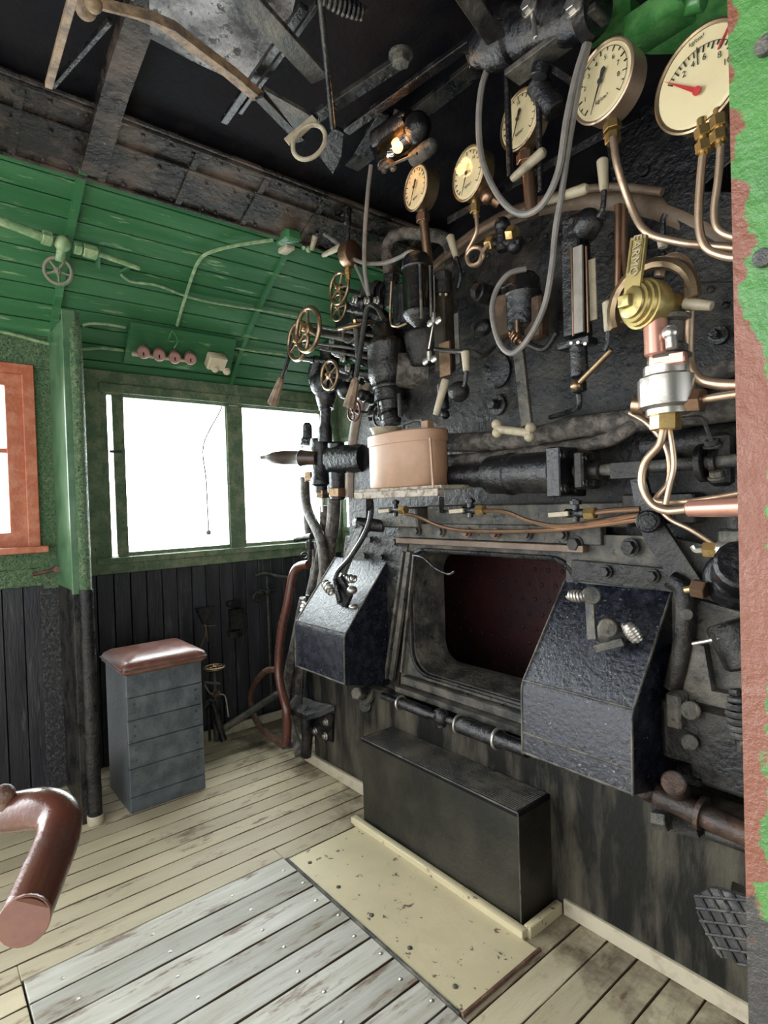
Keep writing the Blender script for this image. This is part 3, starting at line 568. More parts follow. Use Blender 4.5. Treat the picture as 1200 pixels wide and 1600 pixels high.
# ================================================================== SEAT AND LEFT CORNER
seat = thing('box_seat', 'tall blue-grey wooden box seat with brown padded lid below the window', 'seat', (-3.4, 1.06, 0))
sx0, sx1, sy0, sy1, sh = -3.60, -3.2, .86, 1.265, .735
ob('carcass', MB().box(sx0, sx1-.02, sy0, sy1, 0, sh), SEATM, seat)
mb = MB(); zs = [0, .085, .235, .37, .49, .61, sh]
for a, b_ in zip(zs, zs[1:]): mb.bbox((sx1-.01, (sy0+sy1)/2, (a+b_)/2), (.012, (sy1-sy0)/2, (b_-a)/2-.0015), bev=.25)
ob('front_board', mb, SEATM, seat)
for a, b_ in zip(zs[1:], zs[2:]):
    for yy in (sy0+.035, sy1-.04):
        for k in (.3, .72): ob('screw', MB().cyl((sx1, yy, a+(b_-a)*k), (sx1+.005, yy, a+(b_-a)*k), .006, n=10), LEDGE, seat)
def cushion(x0, x1, y0, y1, z0, z1):
    m_ = MB(); lo = []
    cx, cy, a, b_ = (x0+x1)/2, (y0+y1)/2, (x1-x0)/2, (y1-y0)/2
    for k, (f, z) in enumerate(((.94, z0), (1.0, z0+.012), (1.0, z0+.035), (.965, z1-.022), (.85, z1-.006), (.6, z1+.003), (.3, z1+.006), (.02, z1+.007))):
        lo.append([V((cx+(p.x-cx)*f if f > .9 else cx+(p.x-cx)*f, cy+(p.z-cy)*f, z)) for p in rrect(x0, x1, y0, y1, .035, 0, 4)])
    return m_.loft(lo, True)
ob('cushion', cushion(sx0-.01, sx1+.035, sy0-.025, sy1+.03, sh, sh+.075), LEATHER, seat, sharp=70)
ob('piping', MB().tube([(sx1+.035, sy0-.015, sh+.03), (sx1+.035, sy1+.02, sh+.03)], .006, 8, False).tube([(sx1+.02, sy0-.025, sh+.03), (sx0, sy0-.025, sh+.03)], .006, 8, False), RUST, seat)

# floor valve behind the seat
fv = thing('floor_valve', 'floor-standing drain valve with brass hand wheel right of the box seat', 'valve', X(338, 1158, -3.62))
vx = -3.62
def wheel(parent, c, ax, R, r, spokes=5, m=BRASSD, hub=.28, sp0=0.):
    c = V(c); ax = V(ax).normalized(); w_ = MB().ring(c, ax, R, r, 36, 10); a, b_ = w_.frame(ax)
    w_.lathe(c-ax*r*1.4, ax, [(0, R*hub*.7), (r*.4, R*hub), (r*2.4, R*hub), (r*2.8, R*hub*.7)], 16)
    for k in range(spokes):
        t = sp0+2*math.pi*k/spokes; d = a*math.cos(t)+b_*math.sin(t); w_.tube([c+d*R*hub*.7, c+d*R*.6, c+d*R*.97], [r*.95, r*.6, r*.75], 8, False)
    o = ob('hand_wheel', w_, m, parent); ob('nut', MB().hexn(c+ax*r*1.2, c+ax*r*2.8, R*.12), m if m is not BRASSD else BRASS, o); return o
cw = X(335, 1043, vx); wheel(fv, cw, (0, 0, 1), .062, .010, 4, BRASSD)
ob('stem', MB().cyl(X(335, 1050, vx), X(339, 1158, vx), .011).cyl(X(337, 1118, vx), X(339, 1158, vx), .02), LEDGE, fv)
ob('bracket', MB().bar(X(318, 1066, vx), X(343, 1068, vx), .03, .012, XA), LEDGE, fv)
ob('bracket', MB().cyl(X(336, 1082, vx), X(338, 1086, vx), .03), RUST, fv, label='rusty collar')
ob('chain', MB().tube([X(320, 1070, vx), X(330, 1084, vx), X(350, 1086, vx), X(355, 1105, vx), X(357, 1120, vx)], .005, 6), STEEL, fv)
ob('rod', MB().cyl(X(324, 1070, vx-.05), X(328, 1158, vx-.05), .009), BLACK, fv)
ob('rod', MB().cyl(X(345, 1095, vx-.06), X(348, 1150, vx-.06), .008), BLACK, fv)
one('drain_pipe', MB().tube([X(318, 1106, -3.6), X(325, 1098, -3.6), X(332, 1098, -3.6), X(340, 1125, -3.55), X(350, 1158, -3.5)], .022, 10), BLACKD, 'short curved dark pipe end beside the floor valve', 'pipe')
one('diagonal_pipe', MB().tube([X(348, 1140, -3.58), X(440, 1080, -3.60)], .024, 12, False), LEDGE, 'straight grey pipe slanting up along the plank wall', 'pipe')
tt = thing('drain_rod', 'thin upright rod with T handle against the black planks', 'rod', X(424, 1080, -3.84))
ob('rod', MB().cyl(X(417, 900, -3.84), X(424, 1085, -3.84), .008), LEDGE, tt)
ob('handle', MB().tube([X(398, 899, -3.84), X(415, 896, -3.84), X(432, 900, -3.84), X(450, 902, -3.84)], .012, 8), LEDGE, tt)
ob('guide', MB().sphere(X(417, 925, -3.84), .025).cyl(X(405, 922, -3.84), X(428, 924, -3.84), .01).tube([X(412, 928, -3.84), X(400, 926, -3.84), X(396, 936, -3.84), X(405, 940, -3.84)], .012, 8), BLACKD, tt)
hb = thing('funnel_bracket', 'small dark triangular bracket with wire on the plank wall', 'bracket', X(318, 985, -3.86))
ob('plate', MB().prism([X(304, 950, -3.87), X(333, 947, -3.87), X(324, 975, -3.87), X(316, 975, -3.87)], (.035, 0, 0)), BLACKD, hb)
ob('wire', MB().tube([X(320, 975, -3.84), X(322, 985, -3.83), X(318, 1000, -3.84), X(312, 1014, -3.84)], .005, 6).tube([X(320, 978, -3.83), X(337, 978, -3.83)], .004, 6, False).tube([X(322, 985, -3.83), X(325, 1002, -3.83)], .006, 6, False), BRASSD, hb)
bk = thing('clamp_plate', 'dark cast clamp plate screwed to the planks right of the triangular bracket', 'bracket', X(368, 995, -3.87))
ob('plate', MB().bbox(X(369, 967, -3.865), (.02, .05, .075)), BLACKD, bk); [ob('lug', MB().bbox(X(*q, -3.86), (.03, .045, .02)), BLACKD, bk) for q in ((365, 943), (367, 990))]

# red-brown pipe, loop and lagged hoses in the corner
one('steam_heating_pipe', MB().tube([Q(482, 882, 1.86), Q(466, 886, 1.84), Q(457, 900, 1.82), Q(450, 940, 1.80), Q(440, 985, 1.78), Q(435, 1040, 1.77), Q(439, 1075, 1.76), Q(447, 1105, 1.75), Q(449, 1130, 1.75), Q(447, 1164, 1.75)], .027, 12), REDB, 'red-brown pipe dropping down in the corner left of the boiler', 'pipe')
one('pipe_loop', MB().tube([Q(432, 1046, 1.84), Q(415, 1049, 1.84), Q(398, 1068, 1.84), Q(391, 1095, 1.84), Q(400, 1125, 1.83), Q(420, 1148, 1.82), Q(444, 1166, 1.80)], .021, 12), RUST, 'rusty half-round pipe loop near the floor in the corner', 'pipe')
HS = [('lagged pipe kinking down from the injector beside the window', [(476, 745, 2.0), (477, 775, 2.0), (482, 800, 2.0), (500, 840, 1.98), (506, 880, 1.97), (505, 940, 1.97), (488, 985, 1.95), (470, 1060, 1.94), (466, 1110, 1.93)], .032),
      ('thick lagged pipe straight below the injector flange', [(523, 770, 2.05), (521, 810, 2.05), (514, 860, 2.04), (505, 915, 2.03), (497, 960, 2.02), (470, 1040, 2.0), (455, 1120, 1.98)], .042),
      ('short lagged pipe in the middle of the pipe bundle', [(507, 790, 2.06), (506, 830, 2.06), (500, 870, 2.05), (490, 920, 2.04)], .03),
      ('thin lagged pipe running along the window side of the bundle', [(478, 750, 2.1), (482, 830, 2.1), (492, 880, 2.08), (484, 930, 2.02), (470, 985, 1.96), (455, 1040, 1.94), (447, 1110, 1.92), (452, 1170, 1.9)], .028),
      ('wrapped pipe bottom end standing at the floor beside the boiler plate', [(475, 935, 1.9), (462, 1000, 1.88), (450, 1060, 1.87), (450, 1110, 1.86), (463, 1160, 1.84), (468, 1180, 1.83)], .03)]
for lab, pts, r in HS: one('lagged_pipe', MB().tube([Q(*p) for p in pts], r, 12), PIPEW, lab, 'pipe', 'lagged pipes in the left corner')
fo = thing('foot_bracket', 'dark cast foot bracket low on the boiler plate in the corner', 'bracket', Q(500, 1150, 1.86))
ob('ledge', MB().prism([Q(447, 1105, 1.80), Q(462, 1085, 1.86), Q(500, 1098, 1.88), Q(522, 1102, 1.88), Q(500, 1112, 1.82), Q(478, 1118, 1.78)], (0, 0, -.03)), BLACKD, fo)
ob('leg', MB().tube([Q(478, 1115, 1.84), Q(480, 1150, 1.84), Q(478, 1180, 1.85)], .035, 10, False), BLACKD, fo)
for q in ((510, 1128), (493, 1142), (509, 1150)): ob('bolt', MB().bolt(Q(*q, 1.88), NY, .016), STEEL, fo)
ob('plate', MB().prism([Q(485, 1110, 1.885), Q(520, 1116, 1.885), Q(519, 1160, 1.885), Q(487, 1148, 1.885)], (0, .015, 0)), BLACKD, fo)
wp = thing('wash_out_bolt', 'big square-headed bolt below the left shroud', 'bolt', Q(562, 1085, 1.88))
ob('head', MB().hexn(Q(556, 1083, 1.82), Q(570, 1085, 1.90), .035).cyl(Q(572, 1086, 1.885), Q(576, 1088, 1.90), .055), LEDGE, wp)
ob('washer', MB().cyl(Q(570, 1103, 1.87), Q(572, 1103, 1.90), .035), BLACKD, wp)
sh2 = thing('shovel_grip', 'coiled metal grip on a stick leaning behind the left shroud', 'tool', Q(478, 990, 1.8))
ob('grip', MB().spring(Q(481, 935, 1.78), Q(477, 972, 1.78), .032, .009, 6), STEEL, sh2)
ob('stick', MB().cyl(Q(480, 930, 1.78), Q(470, 1100, 1.80), .010), BLACKD, sh2)

# ================================================================== INJECTOR GROUP, LEFT
inj = thing('injector', 'black cast injector body with brass nozzle in front of the bright window', 'injector', Q(500, 780, 2.0))
iy = 1.98
def lz(p0, p1, prof, n=20):
    """lathe between two points; prof in fractions of length and metres of radius"""
    p0, p1 = V(p0), V(p1); L_ = (p1-p0).length; return MB().lathe(p0, p1-p0, [(t*L_, r) for t, r in prof], n)
ob('body', lz(Q(500, 685, iy), Q(502, 770, iy), [(0, .055), (.05, .062), (.2, .062), (.24, .055), (.7, .055), (.74, .064), (.84, .064), (.88, .042), (1, .042)]), BLACK, inj)
ob('body', lz(Q(510, 595, iy), Q(508, 690, iy), [(0, .05), (.1, .062), (.25, .066), (.4, .05), (.45, .034), (.7, .034), (.8, .045), (1, .048)]), BLACK, inj)
ob('nozzle', lz(Q(408, 715, 1.74), Q(495, 716, 1.93), [(0, .012), (.08, .016), (.12, .022), (.25, .04), (.45, .046), (.7, .046), (.72, .052), (.78, .046), (1, .04)]), mat('brown_black_casting', (.04, .025, .018), (.12, .07, .05), 14, .5, .7, .3), inj, label='brownish nozzle pointing at the window')
ob('cap', lz(Q(480, 660, iy), Q(480, 700, iy), [(0, .015), (.1, .03), (.6, .034), (.65, .045), (1, .045)], 8), BLACK, inj)
ob('flange', MB().cyl(Q(478, 695, iy), Q(500, 697, iy), .05, n=6).cyl(Q(525, 690, iy), Q(528, 780, iy+.03), .05), BLACK, inj)
ob('cross_pipe', MB().tube([Q(520, 718, iy), Q(572, 716, iy+.05)], .085, 18, False), BLACK, inj, label='wide black cross pipe')

for a_, b_, r_ in (((484, 738), (485, 752), .04), ((527, 762), (527, 776), .055), ((503, 765), (503, 778), .04)): ob('nut', MB().hexn(Q(*a_, iy), Q(*b_, iy), r_), BRASSD, inj)
ob('rod', MB().cyl(Q(503, 770, iy), Q(504, 800, iy), .008), STEEL, inj)
one('drip_cock', MB().cyl(Q(462, 842, 2.0), Q(488, 838, 2.0), .022).cyl(Q(485, 835, 2.0), Q(484, 880, 2.0), .014).hexn(Q(484, 846, 2.0), Q(484, 858, 2.0), .028).ring(Q(476, 868, 2.0), (1, -.6, 0), .02, .006), BLACKD, 'small grey drip cock at the right end of the window sill', 'cock')
dv = thing('steam_valve_body', 'big black lagged valve body hanging above the tan tin', 'valve', Q(605, 660, 1.95)); vy = 1.93
ob('body', lz(Q(600, 502, vy), Q(610, 640, vy), [(0, .05), (.02, .072), (.05, .072), (.06, .062), (.2, .066), (.24, .085), (.27, .098), (.29, .1), (.3, .096), (.5, .1), (.62, .102), (.7, .09), (.72, .078), (.74, .084), (.77, .084), (.78, .076), (.9, .078), (.91, .056), (1, .052)]), mat('black_lagging_cloth', (.008, .008, .008), (.04, .037, .03), 22, .48, .68, .2, .4, bump=.5, bscale=50), dv, sharp=60)
ob('branch', lz(Q(620, 578, vy), Q(668, 582, vy+.12), [(0, .085), (.5, .088), (1, .09)]), PIPEW, dv)
ob('back_drum', MB().cyl(Q(665, 520, vy+.08), Q(668, 575, vy+.08), .11, .09, 20), BLACKD, dv)
ob('neck', lz(Q(604, 620, vy), Q(612, 664, vy), [(0, .042), (.3, .045), (.35, .055), (.4, .045), (.55, .045), (.6, .055), (.65, .045), (.8, .045), (.85, .055), (1, .045)]), BLACK, dv)
for q in ((592, 612), (624, 615)): ob('bolt', MB().cyl(Q(*q, vy-.03), Q(q[0]+2, q[1]+35, vy-.03), .012), BLACKD, dv)
one('top_pipe', MB().tube([Q(611, 452, 1.97), Q(609, 430, 1.97), Q(605, 395, 1.97), Q(612, 372, 1.97), Q(635, 364, 1.99), Q(665, 366, 2.0), Q(692, 372, 2.0), Q(705, 392, 2.0), Q(705, 430, 2.02)], .031, 14), PIPEW, 'thick lagged pipe arching over beside the left gauge', 'pipe')
one('pipe_union', MB().cyl(Q(611, 440, 1.97), Q(612, 480, 1.97), .038).hexn(Q(611, 430, 1.97), Q(611, 442, 1.97), .045), BLACKD, 'black union below the thick arched pipe', 'union')

# hand wheel valves: spindles run towards the driver
def valve(label, q, x, R, dy, m=BRASSD, back=True, spokes=5, r=None, body=.035):
    c = X(*q, x); t = thing('hand_wheel_valve', label, 'valve', c+V((0, .05, -R)), 'hand wheel valves on the steam manifold')
    wheel(t, c, (0, -1, 0), R, r or R*.12, spokes, m, sp0=.5)
    ob('spindle', MB().cyl(c, c+YA*dy, body*.33).cyl(c+YA*dy*.45, c+YA*dy, body*.6), LEDGE, t)
    ob('bonnet', lz(c+YA*dy*.7, c+YA*(dy+.12), [(0, body*.8), (.2, body), (.4, body), (.45, body*1.3), (.6, body*1.3), (.65, body), (1, body)], 12), BLACK, t)
    return t
valve('largest brass hand wheel, nearest the windows', (481, 515), -2.62, .112, .42, spokes=3, body=.045)
valve('brass hand wheel half hidden behind the largest one', (466, 533), -2.74, .10, .42, spokes=5)
valve('upper brass hand wheel below the small side-on gauge', (530, 450), -2.55, .082, .30)
valve('small brass hand wheel tucked under the upper one', (529, 480), -2.60, .07, .28)
valve('lower brass hand wheel beside the black injector pipe', (515, 586), -2.55, .075, .26, spokes=4)
valve('small dark red hand wheel hanging above the tan tin', (553, 642), -2.42, .052, .2, REDB, body=.02, spokes=6)
valve('dark hand wheel partly behind the ribbed neck over the tin', (594, 650), -2.36, .055, .2, BLACK, body=.02)
t = thing('flat_hand_wheel', 'brass hand wheel lying nearly flat between the spindles', 'valve', Q(556, 512, 1.75))
wheel(t, Q(556, 508, 1.75), (.15, -.35, 1), .085, .010, 4, BRASSD); ob('spindle', MB().cyl(Q(556, 508, 1.75), Q(560, 560, 1.75), .014), LEDGE, t)
mf = thing('steam_manifold', 'black manifold block carrying the hand wheel spindles', 'manifold', Q(590, 600, 2.05))
ob('block', MB().bbox(Q(560, 520, 2.12), (.12, .10, .13), bev=.3), BLACK, mf)
ob('block', MB().bbox(Q(515, 560, 2.02), (.05, .05, .10), bev=.4), BLACK, mf); ob('block', MB().bbox(Q(540, 600, 2.02), (.06, .05, .06), bev=.4), BLACK, mf)
for a_, b_, r1_, r2_ in (((520, 548), (580, 562), .03, .045), ((530, 575), (590, 590), .026, .04), ((498, 598), (515, 600), .05, .06), ((545, 528), (590, 540), .024, .036), ((470, 560), (520, 566), .014, .02), ((560, 615), (592, 628), .03, .034), ((548, 470), (600, 480), .026, .034), ((555, 500), (600, 505), .022, .03)):
    ob('bonnet', lz(Q(*a_, 1.86), Q(*b_, 1.98), [(0, r1_*.7), (.08, r1_), (.3, r1_), (.32, r2_), (.42, r2_), (.44, r1_*.9), (.7, r1_*.9), (.72, r2_), (.85, r2_), (1, r1_)], 12), BLACK, mf)
ob('ball', MB().sphere(Q(500, 600, 1.95), .062, (1, 1, 1.15)), BLACK, mf)
ob('ball', MB().sphere(Q(540, 610, 1.95), .05), BLACK, mf)
ob('wheel_guard', MB().ring(Q(548, 520, 1.80), (.3, -1, .2), .05, .008), LEDGE, mf)
ob('pipe', MB().tube([Q(500, 560, 1.98), Q(492, 590, 1.98), Q(505, 612, 1.98), Q(510, 640, 1.98)], .045, 12), BLACK, mf)
ob('pipe', MB().tube([Q(570, 455, 1.95), Q(610, 458, 1.97)], .035, 12, False).cyl(Q(585, 452, 1.94), Q(592, 454, 1.95), .048).cyl(Q(598, 456, 1.96), Q(604, 457, 1.96), .048), BLACKD, mf)
ob('pipe', MB().tube([Q(545, 480, 1.92), Q(580, 490, 1.92), Q(600, 500, 1.94)], .028, 10), BLACK, mf)
ob('pipe', MB().tube([Q(555, 560, 1.93), Q(580, 575, 1.93), Q(590, 610, 1.95), Q(575, 645, 1.97)], .02, 10), BLACK, mf)
for a, b_, r in (((490, 508), (600, 528), .008), ((500, 522), (605, 545), .010), ((495, 536), (590, 550), .007), ((500, 545), (585, 562), .006)):
    ob('tie_rod', MB().cyl(Q(*a, 1.72), Q(*b_, 1.9), r), LEDGE, mf)
for q in ((520, 535), (537, 560), (560, 590), (545, 575), (575, 470), (556, 468), (590, 470)): ob('nut', MB().bolt(Q(*q, 1.86), (-.3, -1, 0), .017), STEEL, mf)
# brush-like handle levers
def brush(label, pts, tip, y):
    t = thing('handle_lever', label, 'lever', Q(*tip[1], y))
    ob('arm', MB().tube([Q(*p, y) for p in pts], .013, 8), BLACKD, t)
    a, b_ = Q(*tip[0], y), Q(*tip[1], y); ob('grip', lz(a, b_, [(0, .014), (.1, .02), (1, .034)], 8), mat('wooden_grip', (.25, .17, .11), (.12, .08, .05), 30, .45, .6, .5), t); return t
brush('lever with flared wooden grip silhouetted above the window', [(470, 490), (455, 545), (441, 590)], ((440, 590), (426, 631)), 1.7)
brush('curved black lever whose flared wooden grip hangs above the dark red wheel', [(600, 500), (588, 480), (574, 482), (566, 530), (556, 590)], ((556, 592), (546, 636)), 1.72)
# tan tin on its shelf
sf = thing('shelf', 'narrow scuffed wooden shelf on the boiler front carrying the tan tin', 'shelf', Q(618, 776, 1.72))
ob('board', MB().bbox(Q(618, 772, 1.66)*.5+Q(618, 772, 1.66)*.5, (.28, .02, .016)), SHELF, sf)
cb = Q(618, 766, 1.66)
ob('top', MB().bbox(cb+V((-.01, .10, .004)), (.29, .10, .008)), SHELF, sf)
each('bracket', [MB().bar(Q(575, 780, 1.72), Q(575, 830, 1.92), .02, .01, XA), MB().bar(Q(690, 778, 1.72), Q(690, 800, 1.92), .02, .01, XA)], BLACKD, sf)
tin = thing('oval_tin', 'tan oval lidded tin with wire handle standing on the shelf', 'tin', cb+V((.01, .1, .013)))
c0 = cb+V((-.035, .105, .013)); hT = .245
def oval(c, a, b_, z, n=40, p=2.4):
    out = []
    for i in range(n):
        t = 2*math.pi*i/n; ct, s_ = math.cos(t), math.sin(t); out.append(V((c.x+a*abs(ct)**(2/p)*math.copysign(1, ct), c.y+b_*abs(s_)**(2/p)*math.copysign(1, s_), z)))
    return out
z0 = c0.z
ob('body', MB().loft([oval(c0, .214, .110, z0), oval(c0, .218, .114, z0+.006), oval(c0, .218, .114, z0+hT-.05)], True), TAN, tin)
ob('lid', MB().loft([oval(c0, .224, .12, z0+hT-.052), oval(c0, .224, .12, z0+hT-.006), oval(c0, .218, .114, z0+hT), oval(c0, .18, .08, z0+hT+.004)], True), TAN, tin)
ob('seam', MB().bar(Q(672, 684, 1.66), Q(677, 762, 1.66), .010, .006, XA), TAN, tin)
ob('handle', MB().tube([c0+V((-.02, 0, hT)), c0+V((-.02, 0, hT+.03)), c0+V((.0, 0, hT+.045)), c0+V((.09, 0, hT+.05)), c0+V((.11, 0, hT+.035)), c0+V((.11, 0, hT))], .008, 8), LEDGE, tin)
ob('hinge', MB().bbox(c0+V((.14, 0, hT+.02)), (.02, .02, .02)), TAN, tin)
ob('funnel', lz(c0+V((-.14, 0, hT)), c0+V((-.14, 0, hT+.04)), [(0, .06), (1, .08), (.96, .07)]), BONE, tin, label='shallow cream cup on the lid')

# ================================================================== PIPES ACROSS THE BACKHEAD
def pipe(label, pts, r, m, name='pipe', n=12, cat='pipe', group=None): return one(name, MB().tube([Q(*p) for p in pts], r, n), m, label, cat, group)
pipe('thick upper lagged pipe crossing the backhead', [(688, 692, 1.95), (760, 690, 1.93), (830, 684, 1.93), (900, 668, 1.93), (985, 658, 1.93), (1060, 648, 1.93), (1180, 632, 1.93)], .042, PIPEW, 'lagged_pipe')
pipe('thinner lagged pipe below the thick one, dipping to the left', [(688, 720, 1.93), (780, 714, 1.91), (870, 702, 1.90), (940, 690, 1.90), (975, 675, 1.90), (998, 655, 1.92)], .026, PIPEW, 'lagged_pipe')
pipe('ribbed hose passing behind the small copper tube at far right', [(1060, 620, 1.95), (1100, 590, 1.95), (1170, 565, 1.95)], .03, PIPEW, 'ribbed_hose')
pipe('dark pipe passing below the ball valve at right', [(1010, 700, 1.96), (1080, 692, 1.96), (1190, 680, 1.96)], .05, BLACKD, 'dark_pipe')
cy = thing('firedoor_cylinder', 'horizontal black air cylinder with square flanged head above the firehole', 'cylinder', Q(830, 775, 1.86)); yy = 1.85
ob('barrel', lz(Q(690, 746, yy), Q(872, 737, yy), [(0, .048), (.46, .05), (.47, .075), (.49, .078), (.62, .078), (.63, .084), (.66, .084), (.67, .078), (1, .078)], 28), BLACK, cy)
ob('head', MB().bbox(Q(885, 738, yy), (.028, .085, .088), bev=.15), BLACK, cy)
ob('gland', MB().bbox(Q(918, 735, yy), (.018, .062, .065), bev=.4).cyl(Q(900, 736, yy), Q(940, 735, yy), .032), BLACKD, cy)
for dz in (-.06, .06):
    for dy in (-.065, .0): c = Q(885, 738, yy)+V((.03, dy, dz)); ob('bolt', MB().bolt(c, XA, .014), BLACK, cy); c = Q(918, 735, yy)+V((.018, dy*.7-.0, dz*.75)); ob('bolt', MB().bolt(c, XA, .011), BLACK, cy)
ob('rod', MB().cyl(Q(935, 735, yy), Q(1160, 719, yy), .02), LEDGE, cy)
ob('link_plate', MB().bar(Q(955, 736, yy-.02), Q(1012, 733, yy-.02), .055, .02), BLACKD, cy)
cl = thing('rod_clamp', 'cast clamp gripping the grey rod next to the green partition', 'clamp', Q(1112, 750, 1.85))
ob('jaw', MB().cyl(Q(1094, 724, yy), Q(1104, 723, yy), .058, n=18).cyl(Q(1112, 723, yy), Q(1122, 722, yy), .038, n=18), BLACKD, cl)
ob('jaw', MB().bbox(Q(1127, 718, yy+.03), (.03, .03, .08), bev=.4), BLACKD, cl)
for q in ((1112, 697), (1120, 746)): ob('bolt', MB().bolt(Q(*q, yy-.02), (0, -.4, 1), .018), LEDGE, cl)
ob('wire', MB().tube([Q(1060, 654, 1.8), Q(1096, 652, 1.8), Q(1104, 668, 1.8), Q(1112, 690, 1.8)], .006, 6), LEDGE, cl)
# little cocks
def cock(label, q, y, side=1):
    c = Q(*q, y); t = thing('drain_cock', label, 'cock', c+ZA*-.03, 'small cocks under the cylinder')
    ob('body', MB().cyl(c+XA*-.04, c+XA*.04, .016).cyl(c+ZA*-.03, c+ZA*.05, .012).hexn(c+ZA*.03, c+ZA*.045, .02), BLACK, t)
    ob('nut', MB().hexn(c+XA*.035, c+XA*.075, .022), BRASS, t)
    ob('lever', MB().bar(c+V((-.01, -.03, 0)), c+V((-.09, -.03, -.005)), .016, .01), BONE, t); return t
cock('small cock under the wooden shelf', (618, 797), 1.80); cock('small cock between shelf and black cylinder', (735, 797), 1.80)
t = cock('small brass-levered cock under the cylinder head', (900, 802), 1.80)
TUBES = [('thin copper tube sagging from the shelf cock across above the firehole', [(634, 803, 1.8), (655, 808, 1.8), (690, 823, 1.82), (740, 830, 1.84), (850, 829, 1.84), (940, 820, 1.84), (1000, 812, 1.84)], .0085),
 ('thin copper tube running from the middle cock into the tube bundle', [(757, 798, 1.8), (790, 800, 1.8), (830, 815, 1.82), (880, 822, 1.83), (950, 812, 1.83), (1000, 803, 1.83)], .0085),
 ('short copper tube from the brass-levered cock', [(920, 803, 1.8), (950, 798, 1.8), (1000, 795, 1.8)], .009)]
for lab, pts, r in TUBES: pipe(lab, pts, r, COPPER, 'copper_tube', 8, 'tube', 'copper tubes')
# door drive shaft under the firehole
ds = thing('drive_shaft', 'shiny black jointed shaft running below the firehole', 'shaft', Q(700, 1120, 1.83)); y_ = 1.80
ob('shaft', lz(Q(598, 1087, y_), Q(684, 1120, y_), [(0, .018), (.3, .018), (.32, .026), (.85, .026), (.88, .018), (1, .018)]), BLACK, ds)
ob('shaft', lz(Q(700, 1125, y_), Q(826, 1172, y_), [(0, .016), (.15, .016), (.17, .036), (.7, .036), (.72, .03), (1, .03)]), BLACK, ds)
ob('joint', MB().sphere(Q(690, 1121, y_), .035, (1, 1, 1.1)).cyl(Q(686, 1108, y_), Q(690, 1136, y_), .022), BLACK, ds)
each('ring', [MB().ring(Q(626, 1098, y_), (1, 0, 0), .03, .006), MB().ring(Q(718, 1131, y_), (1, 0, 0), .038, .006), MB().ring(Q(778, 1154, y_), (1, 0, 0), .038, .007)], STEEL, ds)
one('hook_wire', MB().tube([Q(646, 868, 1.90), Q(662, 872, 1.88), Q(680, 888, 1.87), Q(700, 897, 1.87), Q(710, 893, 1.87)], .006, 8), BLACK, 'thin black wire hook hanging in the firehole corner', 'wire')

# ================================================================== RIGHT MACHINERY
rm = thing('stoker_casting', 'dark cast steel housing right of the right shroud', 'casting', (-.62, 1.9, .62))
ob('web', MB().prism([Q(1058, 930, 1.90), Q(1100, 940, 1.90), Q(1170, 960, 1.90), Q(1178, 1090, 1.90), Q(1105, 1085, 1.90), Q(1068, 1080, 1.90), Q(1072, 1000, 1.90)], (0, .05, 0)), LEDGE, rm)
ob('rib', MB().tube([Q(1048, 905, 1.86), Q(1070, 925, 1.86), Q(1068, 1000, 1.86), Q(1052, 1075, 1.86)], .03, 10), BLACKD, rm)
ob('web', MB().prism([Q(1075, 1000, 1.86), Q(1100, 1010, 1.86), Q(1112, 1080, 1.86), Q(1140, 1085, 1.86), Q(1135, 1150, 1.86), Q(1050, 1140, 1.86), Q(1052, 1078, 1.86), Q(1066, 1078, 1.86)], (0, .05, 0)), LEDGE, rm)
ob('lug', MB().bbox(Q(1058, 1108, 1.82), (.022, .03, .055), bev=.3), LEDGE, rm)
ob('block', MB().bbox(Q(1115, 1150, 1.88), (.14, .05, .10), bev=.3).bbox(Q(1150, 1200, 1.88), (.12, .05, .06), bev=.3), BLACKD, rm)
for q, r in (((1079, 1110), .028), ((1078, 1160), .024), ((1073, 960), .018)): ob('bolt', MB().cyl(Q(*q, 1.86), Q(*q, 1.80), r), LEDGE, rm)
ob('housing', MB().sphere(Q(1150, 905, 1.86), .09, (1, .8, 1)).cyl(Q(1150, 905, 1.86), Q(1160, 880, 1.75), .07), BLACK, rm)
ob('housing', MB().cyl(Q(1128, 920, 1.80), Q(1150, 905, 1.80), .035).cyl(Q(1140, 970, 1.84), Q(1175, 1040, 1.84), .07), BLACKD, rm)
sp_ = thing('coil_spring', 'stout vertical coil spring next to the partition edge', 'spring', Q(1160, 1165, 1.72))
ob('coil', MB().spring(Q(1158, 1080, 1.72), Q(1162, 1158, 1.72), .034, .0085, 7), LEDGE, sp_); ob('stud', MB().cyl(Q(1158, 1078, 1.74), Q(1162, 1175, 1.74), .02), BLACKD, sp_)
lr = thing('linkage', 'rusty brown rods and joint low down beside the right shroud', 'linkage', Q(1080, 1300, 1.85))
ob('rod', MB().cyl(Q(1025, 1240, 1.80), Q(1180, 1310, 1.80), .035), DRUST, lr); each('rod', [MB().cyl(Q(1100, 1215, 1.85), Q(1190, 1245, 1.85), .02), MB().cyl(Q(1105, 1300, 1.84), Q(1190, 1330, 1.84), .02)], BLACKD, lr)
ob('boss', MB().cyl(Q(1060, 1235, 1.82), Q(1052, 1222, 1.72), .035).cyl(Q(1018, 1235, 1.84), Q(1005, 1225, 1.78), .04), DRUST, lr)
ob('nut', MB().hexn(Q(1022, 1280, 1.80), Q(1045, 1284, 1.80), .03), LEDGE, lr)
ob('collar', MB().cyl(Q(1092, 1268, 1.80), Q(1100, 1272, 1.80), .05), DRUST, lr)
ob('bracket', MB().prism([Q(1020, 1240, 1.85), Q(1075, 1250, 1.85), Q(1092, 1310, 1.85), Q(1050, 1300, 1.85), Q(1018, 1270, 1.85)], (0, .04, 0)), BLACKD, lr)
